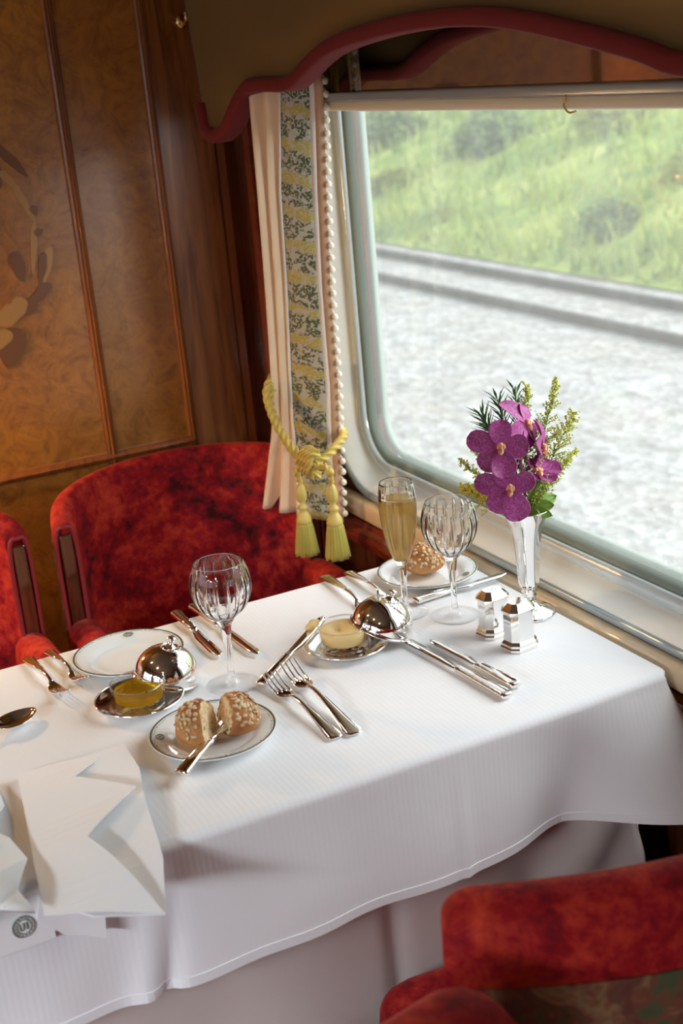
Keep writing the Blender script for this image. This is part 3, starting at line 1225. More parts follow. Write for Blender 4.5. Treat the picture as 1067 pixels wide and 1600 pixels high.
for k in range(9):
    v = k / 8
    rings.append([bm.verts.new((p.x, VY + 0.004 * sin(p.x * 30) * v, p.z + (2.24 - p.z) * v)) for p in E2])
bridge(bm, rings, False)
solidify(finish('fabric', bm, M['valance'], pel), 0.012, 1.0)
bm = bmesh.new()
rings = []
for i, p in enumerate(E2):
    if i < 8:
        continue
    t = (E2[min(i + 1, len(E2) - 1)] - E2[max(i - 1, 0)]).normalized()
    nrm = V((-t.z, 0, t.x))
    if nrm.z < 0 and abs(t.x) > 0.3:
        nrm = -nrm
    ring = []
    for a, b in ((-0.026, -0.002), (-0.026, 0.013), (-0.020, 0.018), (0.012, 0.018), (0.018, 0.013), (0.018, -0.002), (0.012, -0.005), (-0.020, -0.005)):
        q = p + nrm * b
        ring.append(bm.verts.new((q.x, VY + 0.003 - a * 0.9, q.z)))
    rings.append(ring)
bridge(bm, rings, True, True, True)
finish('red_binding', bm, M['red_trim'], pel)

ROWS = [  # z, then (x, y) of: outer edge, brocade start, brocade end, tape end, braid end
    (1.62, (-2.170, 0.955), (-2.105, 0.968), (-2.055, 0.990), (-2.047, 0.995), (-2.036, 1.003)),
    (1.459, (-2.177, 0.94), (-2.116, 0.965), (-2.067, 0.995), (-2.058, 1.0), (-2.0455, 1.01)),
    (1.302, (-2.184, 0.94), (-2.154, 0.965), (-2.091, 0.995), (-2.081, 1.0), (-2.068, 1.01)),
    (1.137, (-2.195, 0.94), (-2.168, 0.965), (-2.106, 0.995), (-2.098, 1.0), (-2.086, 1.01)),
    (0.960, (-2.212, 0.94), (-2.194, 0.965), (-2.111, 0.995), (-2.103, 1.0), (-2.093, 1.01)),
    (0.892, (-2.225, 0.94), (-2.202, 0.965), (-2.121, 0.995), (-2.113, 1.0), (-2.102, 1.01)),
    (0.804, (-2.261, 0.94), (-2.202, 0.965), (-2.131, 0.995), (-2.123, 1.0), (-2.1115, 1.01)),
    (0.702, (-2.302, 0.94), (-2.214, 0.965), (-2.143, 0.995), (-2.1365, 1.0), (-2.121, 1.01)),
]
ROWT = sorted([(r[0], *[c for p in r[1:] for c in p]) for r in ROWS])
cur = thing('curtain', 'cream curtain with a green and yellow brocade band tied back at the window', 'curtain', (0, 0, 0))
ZT, ZB = 1.62, 0.700


def cur_pt(z, i, t):
    q = interp(ROWT, z)
    a, b = V((q[2 * i], q[2 * i + 1], z)), V((q[2 * i + 2], q[2 * i + 3], z))
    return a.lerp(b, t)


def panel(name, i, mat, nu, fold=None, uv=None, off=0.0):
    bm = bmesh.new()

    def f(u, v):
        z = ZT + (ZB - ZT) * v
        p = cur_pt(z, i, u)
        p.y -= off
        if fold:
            p += fold(u, z)
        return p
    grid(bm, nu, 70, f, uv)
    return finish(name, bm, mat, cur)


def plain_fold(u, z):
    k = 0.009 + 0.010 * max(0, (0.85 - z) / 0.15)
    return V((0.0, -k * sin(u * 2 * pi * 2.0 + 0.6) * (1 - 0.3 * u), 0))


solidify(panel('cream_panel', 0, M['satin'], 30, plain_fold), 0.003)
solidify(panel('brocade_band', 1, M['brocade'], 10, lambda u, z: V((0, -0.004 * sin(u * pi), 0)), lambda u, v: (u * 0.058, (1 - v) * 0.92), 0.002), 0.002)
solidify(panel('white_tape', 2, M['tape'], 2, None, None, 0.002), 0.002)
solidify(panel('beige_braid', 3, M['braid'], 2, None, None, 0.002), 0.002)
bm = bmesh.new()
for (ia, fr, to) in ((1, 0.0, 0.07),):
    grid(bm, 1, 70, lambda u, v: cur_pt(ZT + (ZB - ZT) * v, ia, fr + (to - fr) * u) + V((0, -0.0055, 0)))
solidify(finish('white_edging', bm, M['tape'], cur), 0.0015)
# gold lining on the window side of the curtain, gathered in soft pleats
bm = bmesh.new()


def lin(u, v):
    z = ZT + (ZB + 0.004 - ZT) * v
    q = interp(ROWT, z)
    x0, x1 = q[0] + 0.01, q[8] - 0.045
    y = 0.975 + 0.048 * u + 0.007 * sin(u * 2 * pi * 5)
    return V((x0 + (x1 - x0) * u, y + 0.006, z))


grid(bm, 60, 40, lin)
solidify(finish('gold_lining', bm, M['lining'], cur), 0.002)
z = 1.60
first = None
while z > 0.70:
    q = interp(ROWT, z)
    p = V((q[8] + 0.005, q[9], z))
    if first is None:
        bm = bmesh.new()
        ball(bm, (0, 0, 0), (0.0052, 0.0052, 0.0060), 12, 8)
        tube(bm, [(-0.008, 0, 0.009), (-0.003, 0, 0.007), (0, 0, 0.004)], 0.0014, 6)
        first = finish('pompom', bm, M['pompom'], cur)
        pm = first
    else:
        pm = first.copy()
        COL.objects.link(pm)
        pm.parent = cur
    pm.location = p
    z -= 0.0205

# tie-back: twisted gold cord with two tassels
tie = thing('curtain_tieback', 'twisted gold cord tied in a knot round the curtain with two tassels', 'tieback', (0, 0, 0))


def rope(bm, pts, r, n=14):
    q = spline(pts, n)
    ln = sum((b - a).length for a, b in zip(q[:-1], q[1:]))
    m = max(8, int(ln / 0.0022))
    # resample evenly
    out, acc, tot = [q[0]], 0.0, 0.0
    step = ln / m
    for a, b in zip(q[:-1], q[1:]):
        d = (b - a).length
        while acc + d >= step and d > 1e-9:
            t = (step - acc) / d
            a = a.lerp(b, t)
            out.append(a)
            d = (b - a).length
            acc = 0.0
        acc += d
    tube(bm, out, r, 24, True, 2.2 * 0.0022 / r / 2.6, 3, 0.36)


bm = bmesh.new()
rope(bm, [(-2.185, 1.000, 0.985), (-2.222, 0.962, 0.985), (-2.208, 0.922, 0.955), (-2.172, 0.910, 0.918), (-2.127, 0.912, 0.880), (-2.090, 0.922, 0.852), (-2.062, 0.924, 0.850)], 0.0062)
rope(bm, [(-2.185, 1.000, 0.972), (-2.222, 0.964, 0.972), (-2.207, 0.926, 0.941), (-2.170, 0.915, 0.903), (-2.125, 0.916, 0.868), (-2.088, 0.924, 0.842), (-2.062, 0.926, 0.842)], 0.0062)
rope(bm, [(-2.05, 0.930, 0.848), (-2.052, 0.952, 0.854), (-2.062, 0.978, 0.864), (-2.085, 1.008, 0.874), (-2.12, 1.020, 0.880)], 0.0066)
finish('cord', bm, M['gold_cord'], tie)
bm = bmesh.new()
for k in range(4):
    x = -2.072 + 0.0115 * k
    rope(bm, [(x - 0.006, 0.934, 0.826), (x - 0.004, 0.917, 0.830), (x, 0.910, 0.848), (x + 0.004, 0.916, 0.866), (x + 0.005, 0.934, 0.871)], 0.0060)
finish('knot', bm, M['gold_cord'], tie)


def tassel(pts, ttop, tag_):
    bm = bmesh.new()
    rope(bm, pts, 0.0046)
    p = V(pts[-1])
    ball(bm, V(pts[len(pts) // 2]), (0.0095, 0.008, 0.007))
    r = finish('tassel_cord', bm, M['gold_cord'], tie)
    x, y, z = ttop
    bm = bmesh.new()
    lathe(bm, [(0.003, 0.048), (0.0075, 0.040), (0.010, 0.028), (0.0085, 0.016), (0.004, 0.008), (0.009, 0.004), (0.010, 0.0), (0.006, -0.004), (0.0085, -0.008), (0.0125, -0.016), (0.0145, -0.024), (0.013, -0.030), (0.0, -0.030)], 20,
          lambda rr, zz, a: rr * (1 + (0.10 * cos(8 * a) if zz > 0.01 else 0)), True, True, (x, y, z))
    finish('tassel_head', bm, M['gold_pale'], r)
    bm = bmesh.new()
    rg = []
    for k in range(9):
        v = k / 8
        rg.append([bm.verts.new((x + (0.0128 + 0.0085 * v ** 0.8) * (1 + 0.07 * cos(20 * a) + 0.03 * sin(7 * a)) * cos(a), y + (0.0128 + 0.0085 * v ** 0.8) * (1 + 0.07 * cos(20 * a) + 0.03 * sin(7 * a)) * sin(a), z - 0.026 - 0.062 * v + 0.002 * sin(9 * a) * v)) for a in [2 * pi * i / 80 for i in range(80)]])
    bridge(bm, rg, True, True, True)
    finish('tassel_skirt', bm, M['gold_thread'], r)


tassel([(-2.066, 0.922, 0.842), (-2.108, 0.924, 0.828), (-2.122, 0.926, 0.815), (-2.130, 0.930, 0.802), (-2.134, 0.934, 0.790)], (-2.132, 0.934, 0.742), 0)
tassel([(-2.035, 0.922, 0.846), (-2.000, 0.926, 0.854), (-1.990, 0.928, 0.846), (-1.995, 0.930, 0.836), (-2.000, 0.934, 0.822)], (-2.001, 0.934, 0.774), 1)

# roller blind rail across the top of the window
bl = thing('roller_blind', 'cream roller blind rail with grey metal channel across the window top', 'blind', (0, 0, 0))
bm = bmesh.new()
bbox(bm, (-2.160, 1.012, 1.444), (-0.86, 1.034, 1.458), 0.003)
finish('metal_channel', bm, M['frame_blue'], bl)
bm = bmesh.new()
rbox(bm, (-1.51, 1.022, 1.437), (0.648, 0.009, 0.009), 0.008, 3)
finish('bottom_bar', bm, plain('blind_cream', (0.80, 0.76, 0.58), 0.5), bl)
bm = bmesh.new()
tube(bm, spline([(-1.395, 1.012, 1.446), (-1.395, 1.008, 1.434), (-1.388, 1.010, 1.426), (-1.376, 1.012, 1.427)], 6), 0.0013, 6)
finish('pull_hook', bm, M['brass'], bl)
# bronzed mirror panel behind the pelmet above the blind, standing a little proud of the wall
M['mirror'] = silver_mat('bronzed_mirror', (0.62, 0.55, 0.47), 0.04)
structure('trim_12', M['mirror'], lambda b: box(b, (-2.21, 1.036, 1.455), (-0.84, 1.061, 2.2)))

# ------------------------------------------------------------------ crockery


def make_plate(label, loc, rz, group, r=0.0775):
    p = thing('side_plate', label, 'plate', loc, (0, 0, rz), group)
    k = r / 0.0775
    prof = [(0.0, 0.0035), (0.026, 0.0035), (0.046, 0.0038), (0.050, 0.0052), (0.054, 0.0085), (0.060, 0.0112), (0.070, 0.0132), (0.0755, 0.0146), (0.0775, 0.0142), (0.0765, 0.0122), (0.066, 0.0092), (0.056, 0.0055), (0.048, 0.0008), (0.044, 0.0), (0.041, 0.001), (0.0, 0.001)]
    bm = bmesh.new()
    lathe(bm, [(a * k, b) for a, b in prof], 72)
    finish('body', bm, M['porcelain'], p)
    bm = bmesh.new()
    lathe(bm, [(0.0748 * k, 0.0148), (0.0758 * k, 0.0151), (0.0772 * k, 0.0148)], 72)
    finish('rim_line', bm, M['rim_green'], p, label='thin olive line round the rim')
    bm = bmesh.new()
    for i in range(9):
        a0 = 2 * pi * (i + 0.5) / 9
        for j in range(10):
            a = a0 + (j - 4.5) * 0.06
            if j in (4, 5):
                ball(bm, (0.0725 * k * cos(a0), 0.0725 * k * sin(a0), 0.0141), (0.0011, 0.0011, 0.0004), 6, 4)
            else:
                rr = 0.0722 * k
                tube(bm, [(rr * cos(a - 0.03), rr * sin(a - 0.03), 0.0140), (rr * cos(a + 0.03), rr * sin(a + 0.03), 0.0140)], 0.00018, 4)
    finish('rim_sprigs', bm, M['rim_green'], p)
    # oval crest on the flange, drawn in thin lines
    bm = bmesh.new()
    c0 = V((0.0645 * k, 0, 0.0131))
    for q, (rx, ry) in enumerate(((0.0052, 0.0068), (0.0042, 0.0056))):
        pts = [(c0.x + rx * cos(a), ry * sin(a), c0.z + 0.16 * rx * cos(a)) for a in [2 * pi * i / 28 for i in range(29)]]
        tube(bm, pts, 0.00038 if q == 0 else 0.00025, 5)
    for s in (-1, 1):
        tube(bm, spline([(c0.x - 0.003, s * 0.003, c0.z), (c0.x, s * 0.0008, c0.z + 0.0002), (c0.x + 0.003, s * 0.003, c0.z + 0.0006)], 5), 0.0003, 5)
    tube(bm, [(c0.x, -0.0035, c0.z + 0.0003), (c0.x, 0.0035, c0.z + 0.0003)], 0.0003, 5)
    finish('crest', bm, M['rim_green'], p, label='small oval line crest')
    return p


PG = 'white side plates'
Z0 = TOP + 0.0005
crest = lambda c, t: atan2(t[1] - c[1], t[0] - c[0])
pl = make_plate('white porcelain side plate with a crest, empty, beside the two table knives', (-1.698, 0.457, Z0), crest((-1.698, 0.457), (-1.753, 0.475)), PG)
copy_thing(pl, (-1.411, 0.469, Z0), (0, 0, crest((-1.411, 0.469), (-1.430, 0.416))), 'white porcelain side plate carrying the torn open bread roll', PG)
copy_thing(pl, (-1.698, 0.942, Z0), (0, 0, 0.6), 'white porcelain side plate carrying the whole bread roll by the window', PG)

# ------------------------------------------------------------------ glasses
WG_OUT = [(0.0060, 0.072), (0.0080, 0.086), (0.0115, 0.092), (0.0155, 0.098), (0.0235, 0.105), (0.0290, 0.110), (0.0350, 0.120), (0.0390, 0.131), (0.0404, 0.142), (0.0398, 0.151), (0.0380, 0.160), (0.0352, 0.168), (0.0326, 0.174)]
FL_OUT = [(0.0056, 0.062), (0.0068, 0.074), (0.0105, 0.082), (0.0160, 0.095), (0.0205, 0.112), (0.0240, 0.130), (0.0262, 0.147), (0.0272, 0.163), (0.0268, 0.178), (0.0256, 0.190), (0.0240, 0.2006)]


def refine(prof, n=5):
    return [(p.x, p.z) for p in spline([(r, 0, z) for r, z in prof], n)]


def make_glass(name, label, cat, loc, out, foot_r, wall, cuts, cut_z, group=None):
    gl = thing(name, label, cat, loc, (0, 0, 0), group)
    P = refine(out, 5)
    zs, rs = P[0][1], P[0][0]
    ztop = P[-1][1]
    zb = out[2][1] + 0.002                        # where the hollow begins

    def mod(r, z, a):
        lo, hi = cut_z
        if z < lo or z > hi or r < 0.006:
            return r
        w = min(1, (z - lo) / 0.012, (hi - z) / 0.010)
        ph = (a * cuts / (2 * pi)) % 1.0
        d = abs(ph - 0.5) * 2                      # 0 at the groove
        gv = max(0.0, 1 - d / 0.42)
        return r * (1 - 0.045 * gv * w)
    seg = cuts * 10
    bm = bmesh.new()
    inner = []
    for r, z in reversed(P):
        if z < zb:
            break
        inner.append((max(r - wall * (1.0 if z > zb + 0.02 else 1.0 + 1.2 * (1 - (z - zb) / 0.02)), 0.0006), z))
    inner[0] = (P[-1][0] - wall, ztop)
    lip = [(P[-1][0] - wall * 0.15, ztop + wall * 0.35), (P[-1][0] - wall * 0.85, ztop + wall * 0.35)]
    ro = lathe(bm, P + lip, seg, mod)
    ri = lathe(bm, inner, seg)
    bridge(bm, [ro[-1], ri[0]])
    bm.faces.new(ri[-1])
    finish('bowl', bm, M['crystal'], gl)
    bm = bmesh.new()
    lathe(bm, [(foot_r * 0.28, 0.0046), (0.0075, 0.0075), (0.0055, 0.011), (0.0044, 0.020), (0.0042, 0.035), (0.0046, zs * 0.75), (rs, zs)], seg)
    finish('stem', bm, M['crystal'], gl)
    bm = bmesh.new()
    rr = lathe(bm, [(foot_r * 0.28, 0.0046), (foot_r * 0.6, 0.0032), (foot_r - 0.001, 0.0018), (foot_r, 0.0011), (foot_r - 0.0008, 0.0003), (foot_r * 0.5, 0.0004)], seg)
    bm.faces.new(rr[-1])
    finish('foot', bm, M['thin_glass'], gl)
    return gl, inner


GG = 'cut crystal wine glasses'
ga, _ = make_glass('wine_glass', 'empty cut crystal wine glass standing behind the torn bread roll', 'glass', (-1.538, 0.547, Z0), WG_OUT, 0.0357, 0.0011, 18, (0.094, 0.1675), GG)
copy_thing(ga, (-1.546, 0.898, Z0), (0, 0, 0.13), 'empty cut crystal wine glass between the champagne flute and the shakers', GG)
fl, fin = make_glass('champagne_flute', 'cut crystal flute filled with champagne before the whole bread roll', 'glass', (-1.6, 0.847, Z0), FL_OUT, 0.034, 0.0011, 14, (0.088, 0.196))
bm = bmesh.new()
zt = 0.178
prof = [(r + 0.00015, z) for r, z in reversed(fin) if z <= zt]
rr = lathe(bm, prof, 56)
bm.faces.new(rr[-1])
bm.faces.new(rr[0])
ch_ = finish('champagne', bm, M['champagne'])
ch_.location = (-1.6, 0.847, Z0)
tag(ch_, 'golden champagne filling the tall flute', 'drink')
bm = bmesh.new()
rt = prof[-1][0]
lathe(bm, [(rt - 0.0045, 0.0006), (rt - 0.002, 0.0016), (rt - 0.0003, 0.0006), (rt - 0.002, 0.0002)], 40, lambda r, z, a: r * (1 + 0.02 * sin(9 * a)), o=(0, 0, zt))
finish('foam', bm, M['foam'], ch_)

# ------------------------------------------------------------------ covered dishes


def make_tray(label, loc, group):
    t = thing('silver_tray', label, 'tray', loc, (0, 0, 0), group)
    bm = bmesh.new()
    lathe(bm, [(0.0, 0.004), (0.036, 0.004), (0.044, 0.0052), (0.052, 0.009), (0.057, 0.0115), (0.0585, 0.0120), (0.0590, 0.0108), (0.053, 0.0072), (0.045, 0.003), (0.037, 0.0), (0.0, 0.0)], 64)
    finish('body', bm, M['silver'], t)
    bm = bmesh.new()
    tube(bm, [(0.0578 * cos(a), 0.0578 * sin(a), 0.0119) for a in [2 * pi * i / 64 for i in range(65)]], 0.0009, 6)
    finish('beaded_rim', bm, M['silver_bright'], t)
    return t


TA, TB = V((-1.559, 0.425, Z0)), V((-1.5415, 0.720, Z0))
tr = make_tray('round silver tray under the glass dish of olive oil', TA, 'small silver trays')
copy_thing(tr, TB, (0, 0, 0.3), 'round silver tray under the glass dish of butter', 'small silver trays')


def make_dish(label, loc, group):
    d = thing('glass_dish', label, 'dish', loc, (0, 0, 0), group)
    bm = bmesh.new()
    out = [(0.0, 0.0), (0.027, 0.0), (0.0315, 0.001), (0.0338, 0.004), (0.0342, 0.012), (0.0348, 0.022), (0.0355, 0.0315), (0.0351, 0.0325), (0.0343, 0.0325), (0.0338, 0.0315), (0.0330, 0.020), (0.0322, 0.011), (0.029, 0.0090), (0.0, 0.0088)]
    lathe(bm, out, 64, lambda r, z, a: r * (1 - (0.02 * abs(cos(4 * a)) if 0.002 < z < 0.012 and r > 0.0325 else 0)))
    finish('body', bm, M['thin_glass'], d)
    bm = bmesh.new()
    for rr_, zz in ((0.0350, 0.0322), (0.0322, 0.0022)):
        tube(bm, [(rr_ * cos(a), rr_ * sin(a), zz) for a in [2 * pi * i / 64 for i in range(65)]], 0.0010, 8)
    finish('rim', bm, M['crystal'], d)
    bm = bmesh.new()                                # star cut into the underside
    for k in range(8):
        a = k * pi / 4
        tube(bm, [(0.004 * cos(a), 0.004 * sin(a), 0.0034), (0.014 * cos(a), 0.014 * sin(a), 0.0036), (0.026 * cos(a), 0.026 * sin(a), 0.0034)], [0.0004, 0.0014, 0.0004], 6)
    finish('star_cut', bm, M['crystal'], d)
    return d


DA, DB = TA + V((0.010, -0.003, 0.0045)), TB + V((-0.001, -0.002, 0.0045))
di = make_dish('round glass dish holding golden olive oil on a silver tray', DA, 'small glass dishes')
copy_thing(di, DB, (0, 0, 0.4), 'round glass dish holding pale butter on a silver tray', 'small glass dishes')
bm = bmesh.new()
lathe(bm, [(0.0, 0.0092), (0.014, 0.0105), (0.0286, 0.0094), (0.0318, 0.0116), (0.0322, 0.0165), (0.0328, 0.0225), (0.020, 0.0222), (0.0, 0.0225)], 24, lambda r, z, a: r * (1 - 0.05 * abs(sin(4 * a))))
o = finish('olive_oil', bm, M['oil'], None, False)
o.location = DA
tag(o, 'golden olive oil pooled in the glass dish', 'oil')


def butter(q):
    r = sqrt(q.x ** 2 + q.y ** 2)
    z = q.z
    if z > 0.02:
        dx, dy = q.x + 0.008, q.y + 0.006
        z -= 0.0065 * math.exp(-((dx * 0.8) ** 2 + (dy * 1.2) ** 2) / 0.00013)
        z += 0.0028 * math.exp(-((q.x - 0.004) ** 2 + (q.y - 0.010) ** 2) / 0.00010)
    return V((q.x, q.y, z))


bm = bmesh.new()
prof = [(0.0001, 0.0094), (0.0284, 0.0096), (0.0316, 0.0118), (0.0326, 0.021), (0.0330, 0.0272)] + [(0.0330 * (1 - k / 14), 0.0280) for k in range(1, 14)] + [(0.0004, 0.0280)]
rr = lathe(bm, prof, 48)
for ring in rr:
    for v in ring:
        v.co = butter(v.co)
bm.faces.new(rr[-1])
bm.faces.new(rr[0])
o = finish('butter', bm, M['butter'])
o.location = DB
tag(o, 'pale yellow butter with a scooped hollow in the glass dish', 'butter')


def make_dome(label, loc, quat, group):
    d = thing('cloche_dome', label, 'cloche', loc, (0, 0, 0), group)
    d.rotation_mode = 'QUATERNION'
    d.rotation_quaternion = quat
    R_, H_ = 0.0435, 0.041
    bm = bmesh.new()
    prof = [(R_ + 0.0018, -0.0004), (R_ + 0.0022, 0.0010), (R_ + 0.0008, 0.0018), (R_, 0.0030)]
    for k in range(1, 22):
        a = k / 22 * pi / 2
        prof.append((R_ * cos(a) ** 0.92, 0.003 + H_ * sin(a)))
    prof.append((0.0005, 0.003 + H_))
    inn = [(max(r - 0.0012, 0.0004), z - 0.0012) for r, z in reversed(prof[3:])]
    rr = lathe(bm, prof + inn + [prof[0]], 64)
    finish('shell', bm, M['silver_bright'], d)
    bm = bmesh.new()
    tube(bm, [(0.0125 * cos(a), 0.0125 * sin(a), H_ + 0.0017) for a in [2 * pi * i / 36 for i in range(37)]], 0.0011, 6)
    for k in range(10):
        a = 2 * pi * k / 10
        ball(bm, (0.0125 * cos(a), 0.0125 * sin(a), H_ + 0.0022), 0.0016, 8, 6)
    finish('collar', bm, M['silver_bright'], d)
    bm = bmesh.new()
    lathe(bm, [(0.0085, 0.0), (0.0060, 0.0025), (0.0028, 0.0045), (0.0024, 0.0075), (0.0058, 0.0105), (0.0066, 0.0125), (0.0050, 0.0145), (0.0, 0.0152)], 24, o=(0, 0, H_ + 0.0018))
    finish('knob', bm, M['silver_bright'], d)
    return d


def lean(contact, lifted):
    """pose of a dome whose rim touches at contact and is lifted at the point lifted"""
    c, l = V(contact), V(lifted)
    x = (l - c).normalized()
    z = (V((0, 0, 1)) - x * x.z).normalized()
    y = z.cross(x)
    q = Matrix((x, y, z)).transposed().to_quaternion()
    return c + x * 0.0457, q


p_, q_ = lean((-1.572, 0.514, TOP + 0.003), (-1.601, 0.433, 0.7665))
dm = make_dome('silver dome cover leaning on the tray rim beside the oil dish', p_, q_, 'silver dome covers')
p_, q_ = lean((-1.522, 0.813, TOP + 0.003), (-1.553, 0.733, 0.7775))
d2 = make_dome('silver dome cover leaning on the butter dish below the flute', p_, q_, 'silver dome covers')

# ------------------------------------------------------------------ cutlery (local +x runs from handle end to tip)


def loft(bm, st, seg=12, sq=2.6):
    """st = (x, half width, half thickness, z)"""
    rings = []
    for x, w, t, z in st:
        ring = []
        for k in range(seg):
            a = 2 * pi * k / seg
            ca, sa = cos(a), sin(a)
            ring.append(bm.verts.new((x, w * math.copysign(abs(ca) ** (2 / sq), ca), z + t * math.copysign(abs(sa) ** (2 / sq), sa))))
        rings.append(ring)
    bridge(bm, rings, True, True, True)


def smooth_st(st, n=5):
    P = [V(s[:3]) for s in st]
    Q = [V((s[0], s[3], 0)) for s in st]
    return [(a.x, max(a.y, 0.0003), max(a.z, 0.0002), b.y) for a, b in zip(spline(P, n), spline(Q, n))]


def place(o, a, b, za=0.0, zb=0.0, roll=0.0):
    A, B = V((a[0], a[1], Z0 + za)), V((b[0], b[1], Z0 + zb))
    d = (B - A).normalized()
    y = V((0, 0, 1)).cross(d).normalized()
    z = d.cross(y)
    m = Matrix((d, y, z)).transposed().to_4x4()
    m = Matrix.Translation(A) @ m @ Matrix.Rotation(roll, 4, 'X')
    o.rotation_mode = 'XYZ'
    o.matrix_world = m
    o.location = A
    o.rotation_euler = m.to_euler()
    return o


def make_knife(L, label, group, hw=0.0085):
    k = thing('table_knife', label, 'knife', (0, 0, 0), (0, 0, 0), group)
    h = L * 0.44
    bm = bmesh.new()
    loft(bm, smooth_st([(0, hw * 0.75, 0.0028, 0.0054), (0.002, hw * 1.02, 0.0040, 0.0054), (0.006, hw * 1.05, 0.0042, 0.0054), (0.012, hw, 0.0040, 0.0054), (h * 0.55, hw * 0.82, 0.0038, 0.0054), (h * 0.9, hw * 0.66, 0.0034, 0.0054), (h * 0.93, hw * 0.74, 0.0038, 0.0054), (h * 0.97, hw * 0.74, 0.0036, 0.0054), (h, hw * 0.5, 0.0026, 0.0054)], 4), 16, 3.0)
    for s in (-1, 1):       # raised reeded lines along the handle
        tube(bm, [(0.008, s * hw * 0.72, 0.0090), (h * 0.55, s * hw * 0.58, 0.0087), (h * 0.88, s * hw * 0.46, 0.0084)], 0.0008, 6)
    finish('handle', bm, M['silver'], k)
    bm = bmesh.new()
    lo, hi = [], []
    n = 26
    for i in range(n + 1):
        t = i / n
        x = h + (L - h) * t
        edge = -hw * (0.42 + 0.62 * min(1, t / 0.25)) * (1 - max(0, (t - 0.80) / 0.20) ** 2.4)
        back = hw * 0.62 * (1 + 0.25 * t) * (1 - max(0, (t - 0.88) / 0.12) ** 2.2)
        lo.append((x, edge))
        hi.append((x, back))
    top = [[bm.verts.new((a[0], a[1] + (b[1] - a[1]) * s, 0.0054 + (0.0009 * s if up else -0.0009 * s))) for up, s in ((1, 0.0), (1, 0.5), (1, 1.0), (0, 1.0), (0, 0.5))] for a, b in zip(lo, hi)]
    bridge(bm, top, True, True, True)
    finish('blade', bm, M['silver_bright'], k, True)
    return k


def make_fork(L, label, group):
    k = thing('table_fork', label, 'fork', (0, 0, 0), (0, 0, 0), group)
    s = L / 0.20
    bm = bmesh.new()
    loft(bm, smooth_st([(0.0, 0.006 * s, 0.0010, 0.0034), (0.003, 0.0100 * s, 0.0013, 0.0034), (0.012 * s, 0.0108 * s, 0.0014, 0.0036), (0.035 * s, 0.0085 * s, 0.0015, 0.0052), (0.070 * s, 0.0052 * s, 0.0017, 0.0082), (0.100 * s, 0.0034 * s, 0.0020, 0.0100), (0.120 * s, 0.0029 * s, 0.0020, 0.0088), (0.132 * s, 0.0034 * s, 0.0017, 0.0062)], 5), 14)
    tube(bm, [(0.006 * s, -0.0085 * s, 0.0046), (0.05 * s, -0.0058 * s, 0.0078), (0.09 * s, -0.0030 * s, 0.0108)], 0.0007, 6)
    tube(bm, [(0.006 * s, 0.0085 * s, 0.0046), (0.05 * s, 0.0058 * s, 0.0078), (0.09 * s, 0.0030 * s, 0.0108)], 0.0007, 6)
    finish('handle', bm, M['silver'], k)
    bm = bmesh.new()
    loft(bm, smooth_st([(0.129 * s, 0.0032 * s, 0.0016, 0.0068), (0.137 * s, 0.0075 * s, 0.0013, 0.0042), (0.145 * s, 0.0112 * s, 0.0012, 0.0028), (0.153 * s, 0.0122 * s, 0.0012, 0.0024), (0.158 * s, 0.0118 * s, 0.0012, 0.0026)], 4), 14)
    for q in (-1.5, -0.5, 0.5, 1.5):
        y = q * 0.0066 * s
        tube(bm, spline([(0.154 * s, y, 0.0024), (0.168 * s, y, 0.0036), (0.185 * s, y * 1.0, 0.0080), (0.200 * s, y * 0.98, 0.0135)], 5), [0.0019] * 5 + [0.0017] * 5 + [0.0013] * 5 + [0.0008], 8)
    finish('tined_head', bm, M['silver_bright'], k)
    return k


KG, FG = 'silver knives on the table', 'silver forks on the table'
place(make_knife(0.190, 'shorter silver knife lying next to the empty side plate', KG), (-1.811, 0.568), (-1.623, 0.564))
place(make_knife(0.228, 'longer silver knife lying partly behind the wine glass stem', KG), (-1.820, 0.599), (-1.594, 0.609))
place(make_knife(0.246, 'longer silver knife with its tip under the butter dome', KG), (-1.282, 0.813), (-1.527, 0.792))
place(make_knife(0.188, 'shorter silver knife beside the one whose tip meets the dome', KG), (-1.300, 0.838), (-1.487, 0.822))
place(make_knife(0.160, 'small silver knife lying behind the flute stem toward the window sill', KG), (-1.619, 0.873), (-1.616, 1.020), 0.0, 0.003)
place(make_knife(0.196, 'silver butter knife with butter on its tip propped on the tray', KG), (-1.502, 0.573), (-1.607, 0.707), 0.0, 0.0125)
kb = place(make_knife(0.172, 'silver knife stuck into the torn bread roll', KG), (-1.331, 0.397), (-1.442, 0.527), 0.0085, 0.0190)
place(make_fork(0.165, 'longer silver fork nearest the aisle at the table edge before the velvet chairs', FG), (-1.796, 0.336), (-1.632, 0.345))
place(make_fork(0.145, 'shorter silver fork beside the empty side plate', FG), (-1.801, 0.368), (-1.657, 0.379))
place(make_fork(0.195, 'longer silver fork with its tines hidden behind the butter dome', FG), (-1.802, 0.814), (-1.607, 0.803))
place(make_fork(0.165, 'shorter silver fork beside the plate with the whole roll', FG), (-1.793, 0.851), (-1.630, 0.848))
place(make_fork(0.190, 'silver fork beside the torn roll plate, tines over the butter knife handle', FG), (-1.318, 0.591), (-1.507, 0.588), 0.0, 0.004)
place(make_fork(0.212, 'longer silver fork lying between the torn roll plate and the dome', FG), (-1.313, 0.614), (-1.524, 0.622), 0.0, 0.005)

# butter smear on the propped knife
bm = bmesh.new()
rbox(bm, (0, 0, 0), (0.012, 0.006, 0.0045), 0.004, 5, lambda q: q + V((0, 0.0015 * sin(q.x * 400), 0.0018 * sin(q.x * 300 + q.y * 500))))
o = finish('butter_curl', bm, M['butter'])
o.location = (-1.600, 0.697, Z0 + 0.0225)
o.rotation_euler = (0.3, -0.1, 2.25)
tag(o, 'curl of butter on the tip of the propped knife', 'butter')

